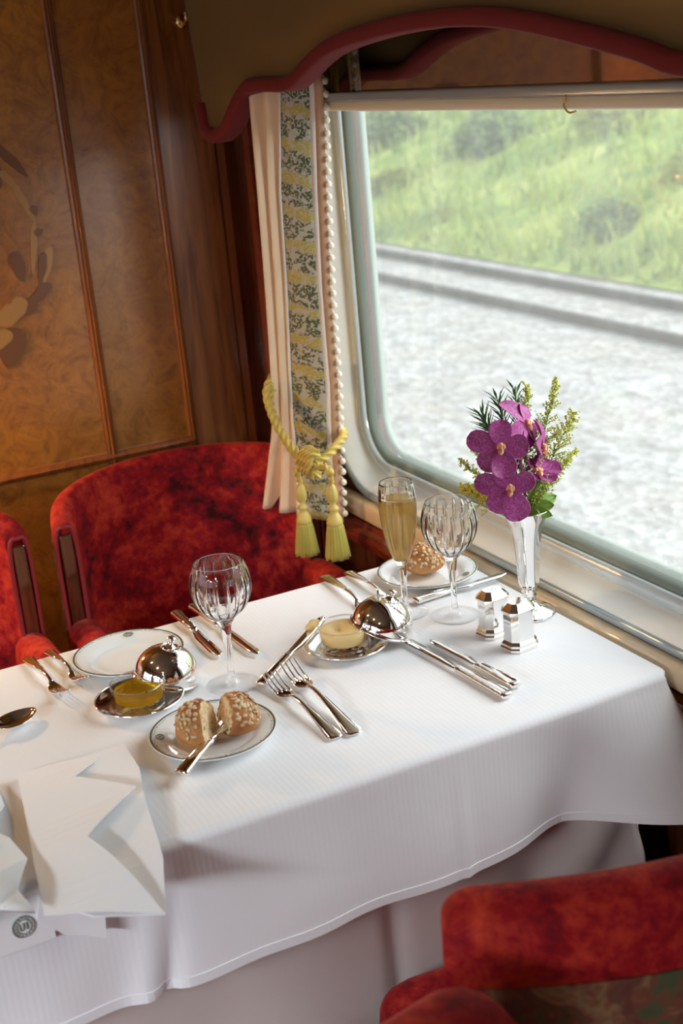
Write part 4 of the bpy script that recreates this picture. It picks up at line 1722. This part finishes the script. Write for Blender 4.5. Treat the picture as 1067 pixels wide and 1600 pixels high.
sp = thing('dessert_spoon', 'silver spoon with its bowl pointing at the oil tray', 'spoon', (0, 0, 0))
bm = bmesh.new()
loft(bm, smooth_st([(0.0, 0.006, 0.0010, 0.003), (0.004, 0.0098, 0.0013, 0.003), (0.012, 0.0102, 0.0014, 0.0034), (0.05, 0.0060, 0.0016, 0.007), (0.09, 0.0034, 0.002, 0.010), (0.118, 0.0032, 0.002, 0.010)], 5), 14)
finish('handle', bm, M['silver'], sp)
bm = bmesh.new()


def spoon_bowl(u, v):
    t = u
    w = 0.0195 * sin(pi * min(1, max(0.0, t)) ** 0.85) ** 0.62 + 0.0015
    y = (v - 0.5) * 2 * w
    dp = 0.0095 * max(0, 1 - (2 * v - 1) ** 2) * sin(pi * t) ** 0.7
    return V((0.114 + 0.062 * t, y, 0.0115 - dp))


grid(bm, 24, 14, spoon_bowl)
solidify(finish('bowl', bm, M['silver_bright'], sp), 0.0012, 0)
place(sp, (-1.535, 0.142), (-1.613, 0.301), 0.0, 0.0)

# ------------------------------------------------------------------ bread


def oats(bm, pts, seed):
    r = random.Random(seed)
    for p, n in pts:
        t = n.orthogonal().normalized()
        t = Matrix.Rotation(r.random() * 6.28, 3, n) @ t
        b = n.cross(t)
        a0, b0 = 0.0034 * (0.7 + 0.6 * r.random()), 0.0023 * (0.7 + 0.6 * r.random())
        tilt = n * (0.0012 * (r.random() - 0.3))
        c = p + n * 0.0007
        top = bm.verts.new(c + n * 0.0011)
        ring = [bm.verts.new(c + t * a0 * cos(k * pi / 4) + b * b0 * sin(k * pi / 4) + tilt * cos(k * pi / 4)) for k in range(8)]
        low = bm.verts.new(c - n * 0.0008)
        for k in range(8):
            bm.faces.new((ring[k], ring[(k + 1) % 8], top))
            bm.faces.new((ring[(k + 1) % 8], ring[k], low))


def roll_pt(d, seed):
    k = 1 + 0.05 * noise.noise(d * 2.0 + V((seed, 0, 0))) + 0.02 * noise.noise(d * 6 + V((0, seed, 0)))
    z = d.z * (0.027 if d.z > 0 else 0.018)
    return V((d.x * 0.0335 * k, d.y * 0.0335 * k, 0.018 + z * k))


rl = thing('bread_roll', 'whole round oat topped bread roll on the plate by the window', 'bread', (-1.712, 0.944, Z0 + 0.0042), (0, 0, 0.4))
bm = bmesh.new()
bmesh.ops.create_icosphere(bm, subdivisions=5, radius=1.0)
for v in bm.verts:
    v.co = roll_pt(v.co.normalized(), 2.0)
finish('crust', bm, M['crust'], rl)
bm = bmesh.new()
r = random.Random(4)
pts = []
while len(pts) < 170:
    d = V((r.gauss(0, 1), r.gauss(0, 1), r.gauss(0, 1))).normalized()
    if d.z < -0.05 or (d.z < 0.25 and r.random() < 0.6):
        continue
    p = roll_pt(d, 2.0)
    pts.append((p, V((d.x / 0.0335, d.y / 0.0335, d.z / 0.027)).normalized()))
oats(bm, pts, 8)
finish('oat_topping', bm, M['oat'], rl, True, 'stuff')

tr_ = thing('torn_bread_roll', 'torn open oat topped bread roll with a knife stuck in it', 'bread', (-1.404, 0.476, Z0 + 0.0042), (0, 0, 0))


def half_roll(cx, cy, rx, ry, rz, ang, cutdir, cut, seed):
    """one half: squashed ball cut by a ragged plane; returns the transform helper"""
    bm = bmesh.new()
    bmesh.ops.create_icosphere(bm, subdivisions=5, radius=1.0)
    cd = V((cos(cutdir), sin(cutdir), 0.25)).normalized()
    on = {}
    for v in bm.verts:
        d = v.co.normalized()
        k = 1 + 0.06 * noise.noise(d * 2.0 + V((seed, 0, 0))) + 0.02 * noise.noise(d * 7 + V((0, seed, 0)))
        p = d * k
        s = p.dot(cd)
        rag = cut + 0.10 * noise.noise(p * 3.0 + V((seed, seed, 0))) + 0.06 * noise.noise(p * 9.0)
        if s > rag:
            p -= cd * (s - rag)
            on[v.index] = True
        z = p.z * (rz if p.z > 0 else rz * 0.62)
        q = V((p.x * rx, p.y * ry, 0.62 * rz + z))
        q = V((cx + q.x * cos(ang) - q.y * sin(ang), cy + q.x * sin(ang) + q.y * cos(ang), q.z))
        v.co = q
    bm.verts.ensure_lookup_table()
    for f in bm.faces:
        if all(v.index in on for v in f.verts):
            f.material_index = 1
    o = finish('half', bm, [M['crust'], M['crumb']], tr_)
    bm = bmesh.new()
    r = random.Random(seed)
    pts = []
    while len(pts) < 95:
        d = V((r.gauss(0, 1), r.gauss(0, 1), r.gauss(0, 1))).normalized()
        if d.z < 0.0 or d.dot(cd) > cut - 0.12 or (d.z < 0.35 and r.random() < 0.6):
            continue
        k = 1 + 0.06 * noise.noise(d * 2.0 + V((seed, 0, 0))) + 0.02 * noise.noise(d * 7 + V((0, seed, 0)))
        p = d * k
        q = V((p.x * rx, p.y * ry, 0.62 * rz + p.z * rz))
        q = V((cx + q.x * cos(ang) - q.y * sin(ang), cy + q.x * sin(ang) + q.y * cos(ang), q.z))
        n = V((d.x / rx, d.y / ry, d.z / rz)).normalized()
        n = V((n.x * cos(ang) - n.y * sin(ang), n.x * sin(ang) + n.y * cos(ang), n.z))
        pts.append((q, n))
    oats(bm, pts, seed + 3)
    finish('oat_topping', bm, M['oat'], o, True, 'stuff')


half_roll(0.000, -0.026, 0.033, 0.029, 0.034, -0.25, 1.15, 0.45, 3)
half_roll(0.000, 0.022, 0.031, 0.029, 0.031, 0.2, -1.85, 0.50, 9)

# ------------------------------------------------------------------ salt and pepper


def make_shaker(label, loc, rz, group):
    s = thing('shaker', label, 'shaker', loc, (0, 0, rz), group)

    def octo(lx, ly, c):
        lx, ly = ly, lx
        return [(lx, -ly + c), (lx, ly - c), (lx - c, ly), (-lx + c, ly), (-lx, ly - c), (-lx, -ly + c), (-lx + c, -ly), (lx - c, -ly)]

    def stack(bm, st):
        rings = [[bm.verts.new((x, y, z)) for x, y in octo(lx, ly, c)] for lx, ly, c, z in st]
        bridge(bm, rings, True, True, True)
    bm = bmesh.new()
    stack(bm, [(0.0245, 0.0195, 0.009, 0.0), (0.0245, 0.0195, 0.009, 0.004), (0.0228, 0.0180, 0.0084, 0.0055), (0.0228, 0.0180, 0.0084, 0.009), (0.0200, 0.0152, 0.0074, 0.0135)])
    finish('base', bm, M['silver'], s, False)
    bm = bmesh.new()
    stack(bm, [(0.0202, 0.0154, 0.0074, 0.0130), (0.0198, 0.0150, 0.0073, 0.054)])
    finish('body', bm, M['silver_bright'], s, False)
    bm = bmesh.new()
    stack(bm, [(0.0198, 0.0150, 0.0073, 0.0532), (0.0220, 0.0172, 0.0080, 0.0545), (0.0220, 0.0172, 0.0080, 0.0565), (0.0208, 0.0160, 0.0076, 0.0580), (0.0138, 0.0092, 0.0050, 0.0660)])
    finish('cap', bm, M['silver'], s, False)
    bm = bmesh.new()
    for a, b in ((0, 0), (0.004, 0.003), (-0.004, 0.003), (0.004, -0.003), (-0.004, -0.003)):
        ball(bm, (b, a, 0.0660), (0.0008, 0.0008, 0.0003), 8, 5)
    finish('pour_holes', bm, M['inlay_dark'], s)
    return s


sh = make_shaker('eight sided silver shaker nearer the wine glass', (-1.461, 0.909, Z0), 0.12, 'salt and pepper shakers')
copy_thing(sh, (-1.4045, 0.913, Z0), (0, 0, 0.12), 'eight sided silver shaker nearer the table edge and the vase foot', 'salt and pepper shakers')

# ------------------------------------------------------------------ vase and flowers
VB = V((-1.487, 0.987, Z0))
vs_ = thing('silver_vase', 'slender fluted silver trumpet vase holding orchids by the window', 'vase', VB)
flute = lambda r, z, a: r * (1 - 0.055 * abs(sin(4 * a)) * min(1, (z - 0.03) / 0.03) * max(0, min(1, (0.16 - z) / 0.02)))
bm = bmesh.new()
prof = refine([(0.0105, 0.040), (0.0145, 0.046), (0.0156, 0.054), (0.0165, 0.075), (0.0178, 0.095), (0.0205, 0.118), (0.0255, 0.138), (0.0315, 0.152), (0.0352, 0.1585)], 4)
inn = [(r - 0.0012, z + 0.0004) for r, z in reversed(prof) if z > 0.056]
rr = lathe(bm, prof + inn, 80, flute)
bm.faces.new(rr[-1])
finish('body', bm, M['silver_bright'], vs_)
bm = bmesh.new()
lathe(bm, [(0.0080, 0.026), (0.0105, 0.0285), (0.0085, 0.031), (0.0118, 0.0345), (0.0088, 0.038), (0.0108, 0.0405), (0.0, 0.0408)], 40)
finish('collar', bm, M['silver'], vs_)
bm = bmesh.new()
lathe(bm, refine([(0.0085, 0.027), (0.0100, 0.020), (0.0160, 0.013), (0.0250, 0.0085), (0.0320, 0.0060), (0.0360, 0.0045), (0.0372, 0.0025), (0.0365, 0.0004)], 4), 80, lambda r, z, a: r * (1 - 0.02 * abs(sin(8 * a)) if z < 0.02 else 1), False, True)
finish('foot', bm, M['silver_bright'], vs_)

CAMDIR = -FWD
UP = -DOWN
MOUTH = VB + V((0, 0, 0.150))


def petal(bm, ang, ln, wd, cup, back, mi=0):
    lay = bm.loops.layers.uv.verify()
    n, m = 22, 16
    vs = []
    for i in range(n + 1):
        t = i / n
        w = wd * 0.56 * 2.05 * (max(t, 0.0) ** 0.62 * max(0.0, 1 - t) ** 0.45) + 0.0006
        row = []
        for j in range(m + 1):
            s = j / m * 2 - 1
            x = 0.003 + ln * t
            y = w * s
            zc = cup * (s * s) * w * 1.2 - back * t * t * ln + 0.0012 * sin(6 * t + 3 * s) * t
            p = V((x * cos(ang) - y * sin(ang), x * sin(ang) + y * cos(ang), zc))
            row.append(bm.verts.new(p))
        vs.append(row)
    for i in range(n):
        for j in range(m):
            idx = ((i, j), (i + 1, j), (i + 1, j + 1), (i, j + 1))
            f = bm.faces.new([vs[a][b] for a, b in idx])
            for lp, (a, b) in zip(f.loops, idx):
                lp[lay].uv = (a / n, b / m)


orc = thing('orchid_stem', 'stem of five magenta orchid blossoms in the silver vase', 'orchid', (0, 0, 0))


def blossom(loc, face, petals, roll=0.0, scale=1.0):
    loc, face = V(loc), V(face).normalized()
    y = (UP - face * UP.dot(face)).normalized()
    x = y.cross(face)
    m = Matrix((x, y, face)).transposed().to_4x4()
    bm = bmesh.new()      # column and lip
    ball(bm, (0, 0.002, 0.003), (0.0042, 0.0048, 0.0045), 12, 8)
    ball(bm, (0, -0.005, 0.005), (0.0038, 0.0062, 0.003), 12, 8)
    ball(bm, (0.004, 0.001, 0.004), (0.0024, 0.004, 0.003), 10, 6)
    ball(bm, (-0.004, 0.001, 0.004), (0.0024, 0.004, 0.003), 10, 6)
    b = finish('blossom', bm, M['lip'], orc, label='magenta blossom with an orange and white centre')
    b.matrix_world = Matrix.Translation(loc) @ m @ Matrix.Scale(scale, 4)
    b.location = loc
    b.rotation_euler = m.to_euler()
    b.scale = (scale,) * 3
    for k, (ang, ln, wd, cup, back) in enumerate(petals):
        pm = bmesh.new()
        petal(pm, rad(ang), ln, wd, cup, back)
        o = solidify(finish('petal', pm, M['petal'], b), 0.0006)
        o.location = (0, 0, -0.0006 * k)


FC = CAMDIR
blossom((-1.4745, 0.9447, 0.9978), FC * 1.0 - RIGHT * 0.15 + UP * 0.1, [(93, 0.036, 0.028, 0.10, 0.1), (162, 0.046, 0.027, 0.12, 0.15), (5, 0.034, 0.028, 0.15, -0.15), (226, 0.036, 0.028, 0.1, 0.1), (278, 0.040, 0.031, 0.25, -0.3)])
blossom((-1.4553, 0.943, 0.9449), FC * 1.0 - RIGHT * 0.05 + UP * 0.05, [(112, 0.028, 0.026, 0.10, 0.1), (168, 0.046, 0.026, 0.12, 0.1), (26, 0.032, 0.024, 0.25, -0.25), (228, 0.036, 0.027, 0.05, 0.0), (288, 0.042, 0.033, 0.08, 0.05)])
blossom((-1.5077, 1.0089, 1.0115), RIGHT * 0.75 + FC * 0.55 + UP * 0.25, [(125, 0.040, 0.028, 0.2, 0.55), (205, 0.036, 0.026, 0.2, 0.3), (75, 0.030, 0.024, 0.15, 0.1), (330, 0.032, 0.026, 0.15, 0.15), (270, 0.030, 0.026, 0.2, 0.2)])
blossom((-1.4944, 1.0237, 0.9765), RIGHT * 0.95 + FC * 0.30 - UP * 0.05, [(95, 0.036, 0.022, 0.3, 0.35), (170, 0.030, 0.024, 0.3, 0.1), (15, 0.030, 0.024, 0.3, 0.0), (235, 0.028, 0.022, 0.25, 0.1), (300, 0.026, 0.022, 0.2, 0.0)])
blossom((-1.4752, 1.0023, 0.9507), RIGHT * 0.25 + FC * 0.65 + UP * 0.50, [(55, 0.026, 0.022, 0.3, -0.1), (100, 0.020, 0.018, 0.3, -0.1), (5, 0.030, 0.020, 0.4, -0.35), (310, 0.024, 0.020, 0.4, -0.4), (240, 0.016, 0.018, 0.4, -0.4)])
bm = bmesh.new()
stem_pts = spline([(VB.x, VB.y, VB.z + 0.07), MOUTH, (-1.488, 0.988, 0.930), (-1.492, 0.986, 0.975), (-1.502, 0.992, 1.005)], 6)
tube(bm, stem_pts, 0.0018, 8)
for q in ((-1.4745, 0.9447, 0.9978), (-1.4553, 0.943, 0.9449), (-1.4944, 1.0237, 0.9765), (-1.4752, 1.0023, 0.9507)):
    e = V(q) - CAMDIR * 0.003
    a = V((-1.489, 0.987, max(0.925, e.z - 0.028)))
    tube(bm, spline([a, (a + e) / 2 + V((0, 0, -0.004)), e], 5), 0.0014, 6)
finish('stem', bm, plain('orchid_stalk', (0.27, 0.07, 0.15), 0.5), orc)


def sprig(tip, label, n, length, dens, mat, seed, start=0.35, bend=0.0):
    r = random.Random(seed)
    s = thing('goldenrod_sprig', label, 'sprig', (0, 0, 0), (0, 0, 0), 'goldenrod sprigs in the vase')
    tip = V(tip)
    foot = VB + V((r.uniform(-0.005, 0.005), r.uniform(-0.005, 0.005), 0.075))
    mouth = MOUTH + (tip - MOUTH).normalized() * 0.012
    axis = spline([foot, mouth, mouth.lerp(tip, 0.5) + V((0, 0, bend)), tip], 8)
    bm = bmesh.new()
    bd = bmesh.new()
    tube(bm, axis, [0.0012 - 0.0009 * i / len(axis) for i in range(len(axis))], 6)

    def bud(p):
        q = 0.0010 * (0.6 + 0.9 * r.random())
        ret = bmesh.ops.create_icosphere(bd, subdivisions=1, radius=q)
        for v in ret['verts']:
            v.co += p
    m = len(axis)
    for i in range(n):
        t = start + (1 - start) * (i + r.random()) / n
        k = min(m - 2, int(t * (m - 1)))
        p = axis[k].lerp(axis[k + 1], t * (m - 1) - k)
        d = (axis[k + 1] - axis[k]).normalized()
        side = Matrix.Rotation(r.random() * 6.28, 3, d) @ d.orthogonal().normalized()
        ln = length * (1.0 - 0.80 * max(0, (t - 0.45) / 0.55)) * (0.5 + 0.7 * r.random())
        e = p + (side * 0.8 + d * 0.75).normalized() * ln
        mid = (p + e) / 2 + V((0, 0, 0.002))
        tube(bm, [p, mid, e], [0.0005, 0.0004, 0.0002], 4)
        for q in range(dens):
            w = 0.2 + 0.8 * q / dens + r.uniform(-0.05, 0.05)
            c = p.lerp(e, w) + V((r.gauss(0, 0.0012), r.gauss(0, 0.0012), 0.0012 + r.gauss(0, 0.0010)))
            bud(c)
    for q in range(10):
        bud(tip + V((r.gauss(0, 0.001), r.gauss(0, 0.001), -0.001 * q)))
    finish('stem', bm, M['stem_green'], s)
    finish('buds', bd, mat, s, True, 'stuff')


GR, GY = M['goldenrod'], M['goldenrod_yellow']
sprig((-1.5330, 1.0800, 1.0560), 'tallest feathery yellow green sprig standing above the orchids', 105, 0.042, 13, GR, 1, 0.25)
sprig((-1.5000, 1.0820, 1.0130), 'bushy yellow green sprig below the tallest one, over the small side blossoms', 100, 0.046, 13, GR, 2, 0.30)
sprig((-1.4900, 1.0780, 0.9630), 'thin arching yellow green sprig reaching lowest toward the window', 75, 0.022, 11, GR, 3, 0.30, 0.004)
sprig((-1.5560, 1.0430, 1.0500), 'yellow green sprig just behind the topmost orchid blossom', 90, 0.038, 12, GR, 4, 0.42)
sprig((-1.5339, 0.9154, 0.9325), 'dense yellow sprig low beside the wine glass rim', 90, 0.034, 12, GY, 5, 0.42)
sprig((-1.5560, 0.9280, 0.9640), 'sparse yellow green sprig pointing toward the curtain', 44, 0.028, 8, GR, 6, 0.5)
sprig((-1.5675, 0.9541, 0.9800), 'sparse green sprig under the dark needle leaves', 44, 0.028, 8, GR, 7, 0.5)


def needles(tip, label, n, ln, seed):
    r = random.Random(seed)
    s = thing('rosemary_sprig', label, 'sprig', (0, 0, 0), (0, 0, 0), 'needle leaved sprigs in the vase')
    tip = V(tip)
    foot = VB + V((-0.003, 0.002, 0.08))
    mouth = MOUTH + (tip - MOUTH).normalized() * 0.012
    axis = spline([foot, mouth, mouth.lerp(tip, 0.55) + V((0, 0, 0.006)), tip], 8)
    bm = bmesh.new()
    tube(bm, axis, 0.0013, 6)
    finish('stem', bm, M['stem_green'], s)
    bm = bmesh.new()
    m = len(axis)
    for i in range(n):
        t = 0.48 + 0.52 * i / (n - 1)
        k = min(m - 2, int(t * (m - 1)))
        p = axis[k].lerp(axis[k + 1], t * (m - 1) - k)
        d = (axis[k + 1] - axis[k]).normalized()
        side = Matrix.Rotation(i * 2.4, 3, d) @ d.orthogonal().normalized()
        dr = (d * 0.85 + side * 0.75).normalized()
        w = dr.cross(side).normalized()
        L_ = ln * (0.8 + 0.4 * r.random())
        a, b, c = p, p + dr * L_ * 0.5 + V((0, 0, 0.001)), p + dr * L_
        n_ = dr.cross(w)
        vs = [bm.verts.new(a), bm.verts.new(b + w * 0.0019), bm.verts.new(c), bm.verts.new(b - w * 0.0019), bm.verts.new(b + n_ * 0.0009)]
        for f in ((0, 1, 4), (1, 2, 4), (2, 3, 4), (3, 0, 4), (0, 3, 2, 1)):
            bm.faces.new([vs[q] for q in f])
    finish('leaves', bm, M['leaf_dark'], s, False)


needles((-1.5480, 0.9640, 1.0240), 'dark needle leaved sprig leaning toward the curtain over the orchids', 76, 0.029, 11)
needles((-1.5560, 0.9950, 1.0400), 'upright dark needle leaved sprig behind the topmost blossom', 60, 0.026, 12)
needles((-1.5560, 1.0250, 1.0500), 'dark needle leaved sprig among the yellow green sprigs', 44, 0.022, 13)

lf = thing('leaf_sprig', 'fresh broad green leaves at the mouth of the silver vase', 'leaves', (0, 0, 0))
bm = bmesh.new()
tube(bm, spline([VB + V((0.004, 0.003, 0.09)), MOUTH + V((0.006, 0.010, 0.0)), MOUTH + V((0.012, 0.022, 0.014))], 6), 0.0012, 6)
finish('stem', bm, M['stem_green'], lf)
for (px, py, pz, dx, dy, dz, L_, W_) in [(0.008, 0.012, 0.012, 0.2, 0.9, 0.25, 0.034, 0.018), (0.010, 0.008, 0.012, 0.7, 0.6, 0.1, 0.028, 0.018), (0.012, -0.004, 0.010, 0.9, -0.1, 0.15, 0.026, 0.014), (0.004, 0.016, 0.016, -0.2, 0.8, 0.5, 0.028, 0.014), (0.012, 0.004, 0.008, 0.8, 0.35, -0.1, 0.030, 0.016), (0.008, -0.006, 0.014, 0.6, -0.5, 0.5, 0.026, 0.010), (0.006, 0.0, 0.02, 0.4, 0.3, 0.9, 0.04, 0.006), (0.004, 0.006, 0.02, 0.1, 0.5, 0.9, 0.045, 0.006)]:
    p, d = MOUTH + V((px, py, pz)), V((dx, dy, dz)).normalized()
    w = d.cross(CAMDIR).normalized()
    n_ = w.cross(d)
    bm = bmesh.new()
    grid(bm, 8, 4, lambda u, v: p + d * L_ * u + w * W_ * 0.5 * (2 * v - 1) * sin(pi * (0.06 + 0.94 * u)) ** 0.7 + n_ * (0.003 * (2 * v - 1) ** 2 - 0.006 * u * u))
    solidify(finish('leaf', bm, M['leaf_fresh'], lf), 0.0005)

# ------------------------------------------------------------------ napkin, folded, falling a little over the near edge
EDGE_X = XN - 0.004


def on_cloth(sx, y, h):
    """a point sx along the cloth towards the near edge (then down it), h above the cloth"""
    rr = 0.016
    e = EDGE_X - 0.008
    if sx <= e:
        return V((sx, y, TOP + h))
    d = sx - e
    ra = rr + h
    if d < rr * pi / 2:
        a = d / rr
        return V((e + ra * sin(a), y, TOP - rr + ra * cos(a)))
    dd = d - rr * pi / 2
    return V((e + ra + 0.10 * dd, y, TOP - rr - dd))


def sheet(bm, poly, h0, h1, thick, step=0.012, lay=None):
    """flat polygon laid on the cloth; its height runs from h0 (towards -x) to h1"""
    xs = [p[0] for p in poly]
    x0, x1 = min(xs), max(xs)
    b2 = bmesh.new()
    f = b2.faces.new([b2.verts.new((p[0], p[1], 0)) for p in poly])
    n = int((x1 - x0) / step)
    for k in range(1, n):
        gm = b2.verts[:] + b2.edges[:] + b2.faces[:]
        bmesh.ops.bisect_plane(b2, geom=gm, plane_co=(x0 + (x1 - x0) * k / n, 0, 0), plane_no=(1, 0, 0))
    ret = bmesh.ops.extrude_face_region(b2, geom=b2.faces[:])
    up = {v for v in ret['geom'] if isinstance(v, bmesh.types.BMVert)}
    for v in b2.verts:
        t = (v.co.x - x0) / max(1e-6, x1 - x0)
        h = h0(v.co.x, v.co.y) if callable(h0) else h0 + (h1 - h0) * t
        v.co = (lay or on_cloth)(v.co.x, v.co.y, h + (thick if v in up else 0))
    me = bpy.data.meshes.new('tmp')
    b2.to_mesh(me)
    b2.free()
    bm.from_mesh(me)
    bpy.data.meshes.remove(me)


S0 = XN - 0.012
dn = lambda z: S0 + 0.025 + (0.724 - z)      # drop coordinate of a point hanging at height z
nap = thing('napkin', 'white linen napkin folded in layers and falling over the table edge', 'napkin', (0, 0, 0))


def on_board(sx, y, h):
    """starched layer: stays nearly flat past the table edge and droops a little"""
    d = max(0.0, sx - (EDGE_X - 0.01))
    return V((sx, y, TOP + h - 1.1 * d * d))


bm = bmesh.new()
sheet(bm, [(-1.439, 0.365), (-1.370, 0.361), (-1.304, 0.344), (-1.193, 0.3245), (-1.122, 0.299), (-1.150, 0.235), (-1.190, 0.200), (-1.452, 0.235)], lambda x, y: 0.002 + 0.012 * max(0.0, min(1.0, (y - 0.30) / 0.05)) * max(0, min(1, (-1.10 - x) / 0.12)), 0, 0.002, 0.012, on_board)
finish('under_layer', bm, M['napkin'], nap, False)
bm = bmesh.new()


def lifted(x, y):
    """the loose upper layer arches over the one below, highest along its open zigzag edge"""
    a = max(0.0, sin(pi * min(1.0, max(0.0, (x + 1.47) / 0.36))))
    return 0.006 + 0.017 * a * max(0.0, min(1.0, (y - 0.19) / 0.09))


sheet(bm, [(-1.460, 0.238), (-1.439, 0.365), (-1.431, 0.332), (-1.395, 0.290), (-1.320, 0.340), (-1.256, 0.264), (-1.148, 0.2905), (-1.118, 0.297), (-1.145, 0.245), (-1.170, 0.191)], lifted, 0, 0.0015, 0.012, on_board)
finish('upper_layer', bm, M['napkin'], nap, False)
bm = bmesh.new()
sheet(bm, [(-1.445, 0.06), (-1.452, 0.212), (-1.396, 0.207), (-1.324, 0.172), (-1.300, 0.192), (-1.257, 0.199), (-1.190, 0.173), (-1.163, 0.182), (-1.178, 0.145), (-1.20, 0.06), (-1.30, 0.05)], lambda x, y: 0.003 + 0.030 * max(0.0, 1 - abs(y - 0.165) / 0.06) * max(0, min(1, (x + 1.45) / 0.12)) * max(0, min(1, (-1.12 - x) / 0.06)), 0, 0.002, 0.012, on_board)
finish('side_fold', bm, M['napkin'], nap, True)
bm = bmesh.new()
sheet(bm, [(dn(0.735), 0.198), (dn(0.722), 0.262), (dn(0.672), 0.253), (dn(0.678), 0.234), (dn(0.685), 0.215), (dn(0.712), 0.190)], 0.001, 0.004, 0.002)
sheet(bm, [(dn(0.735), 0.216), (dn(0.722), 0.262), (dn(0.670), 0.254), (dn(0.680), 0.236)], 0.0055, 0.010, 0.002)
finish('hanging_fold', bm, M['napkin'], nap, False)
# round inked laundry mark on a small tab of cloth
bm = bmesh.new()
sheet(bm, [(dn(0.735), 0.100), (dn(0.735), 0.206), (dn(0.684), 0.206), (dn(0.684), 0.100)], 0.0002, 0.0006, 0.0006)
o = finish('marked_tab', bm, M['napkin'], nap, False)
bm = bmesh.new()
mc = (dn(0.708), 0.176)
F = lambda a, b: on_cloth(mc[0] - 0.84 * b, mc[1] + 0.84 * a, 0.0021)
for rr_, w in ((0.0135, 0.0007), (0.0092, 0.0005)):
    tube(bm, [F(rr_ * cos(a), rr_ * sin(a)) for a in [2 * pi * i / 32 for i in range(33)]], w, 5)
for k in range(16):
    a = 2 * pi * k / 16
    tube(bm, [F(0.0103 * cos(a), 0.0103 * sin(a)), F(0.0124 * cos(a + 0.12), 0.0124 * sin(a + 0.12))], 0.0005, 4)
tube(bm, [F(-0.005, 0.0045), F(-0.005, -0.002), F(-0.0035, -0.0045), F(-0.0015, -0.0045), F(0.0, -0.002), F(0.0, 0.0045)], 0.0007, 5)
tube(bm, [F(0.0022, 0.003), F(0.0042, 0.0048), F(0.0042, -0.0045)], 0.0007, 5)
finish('laundry_mark', bm, M['mark_ink'], o, label='round grey inked stamp')
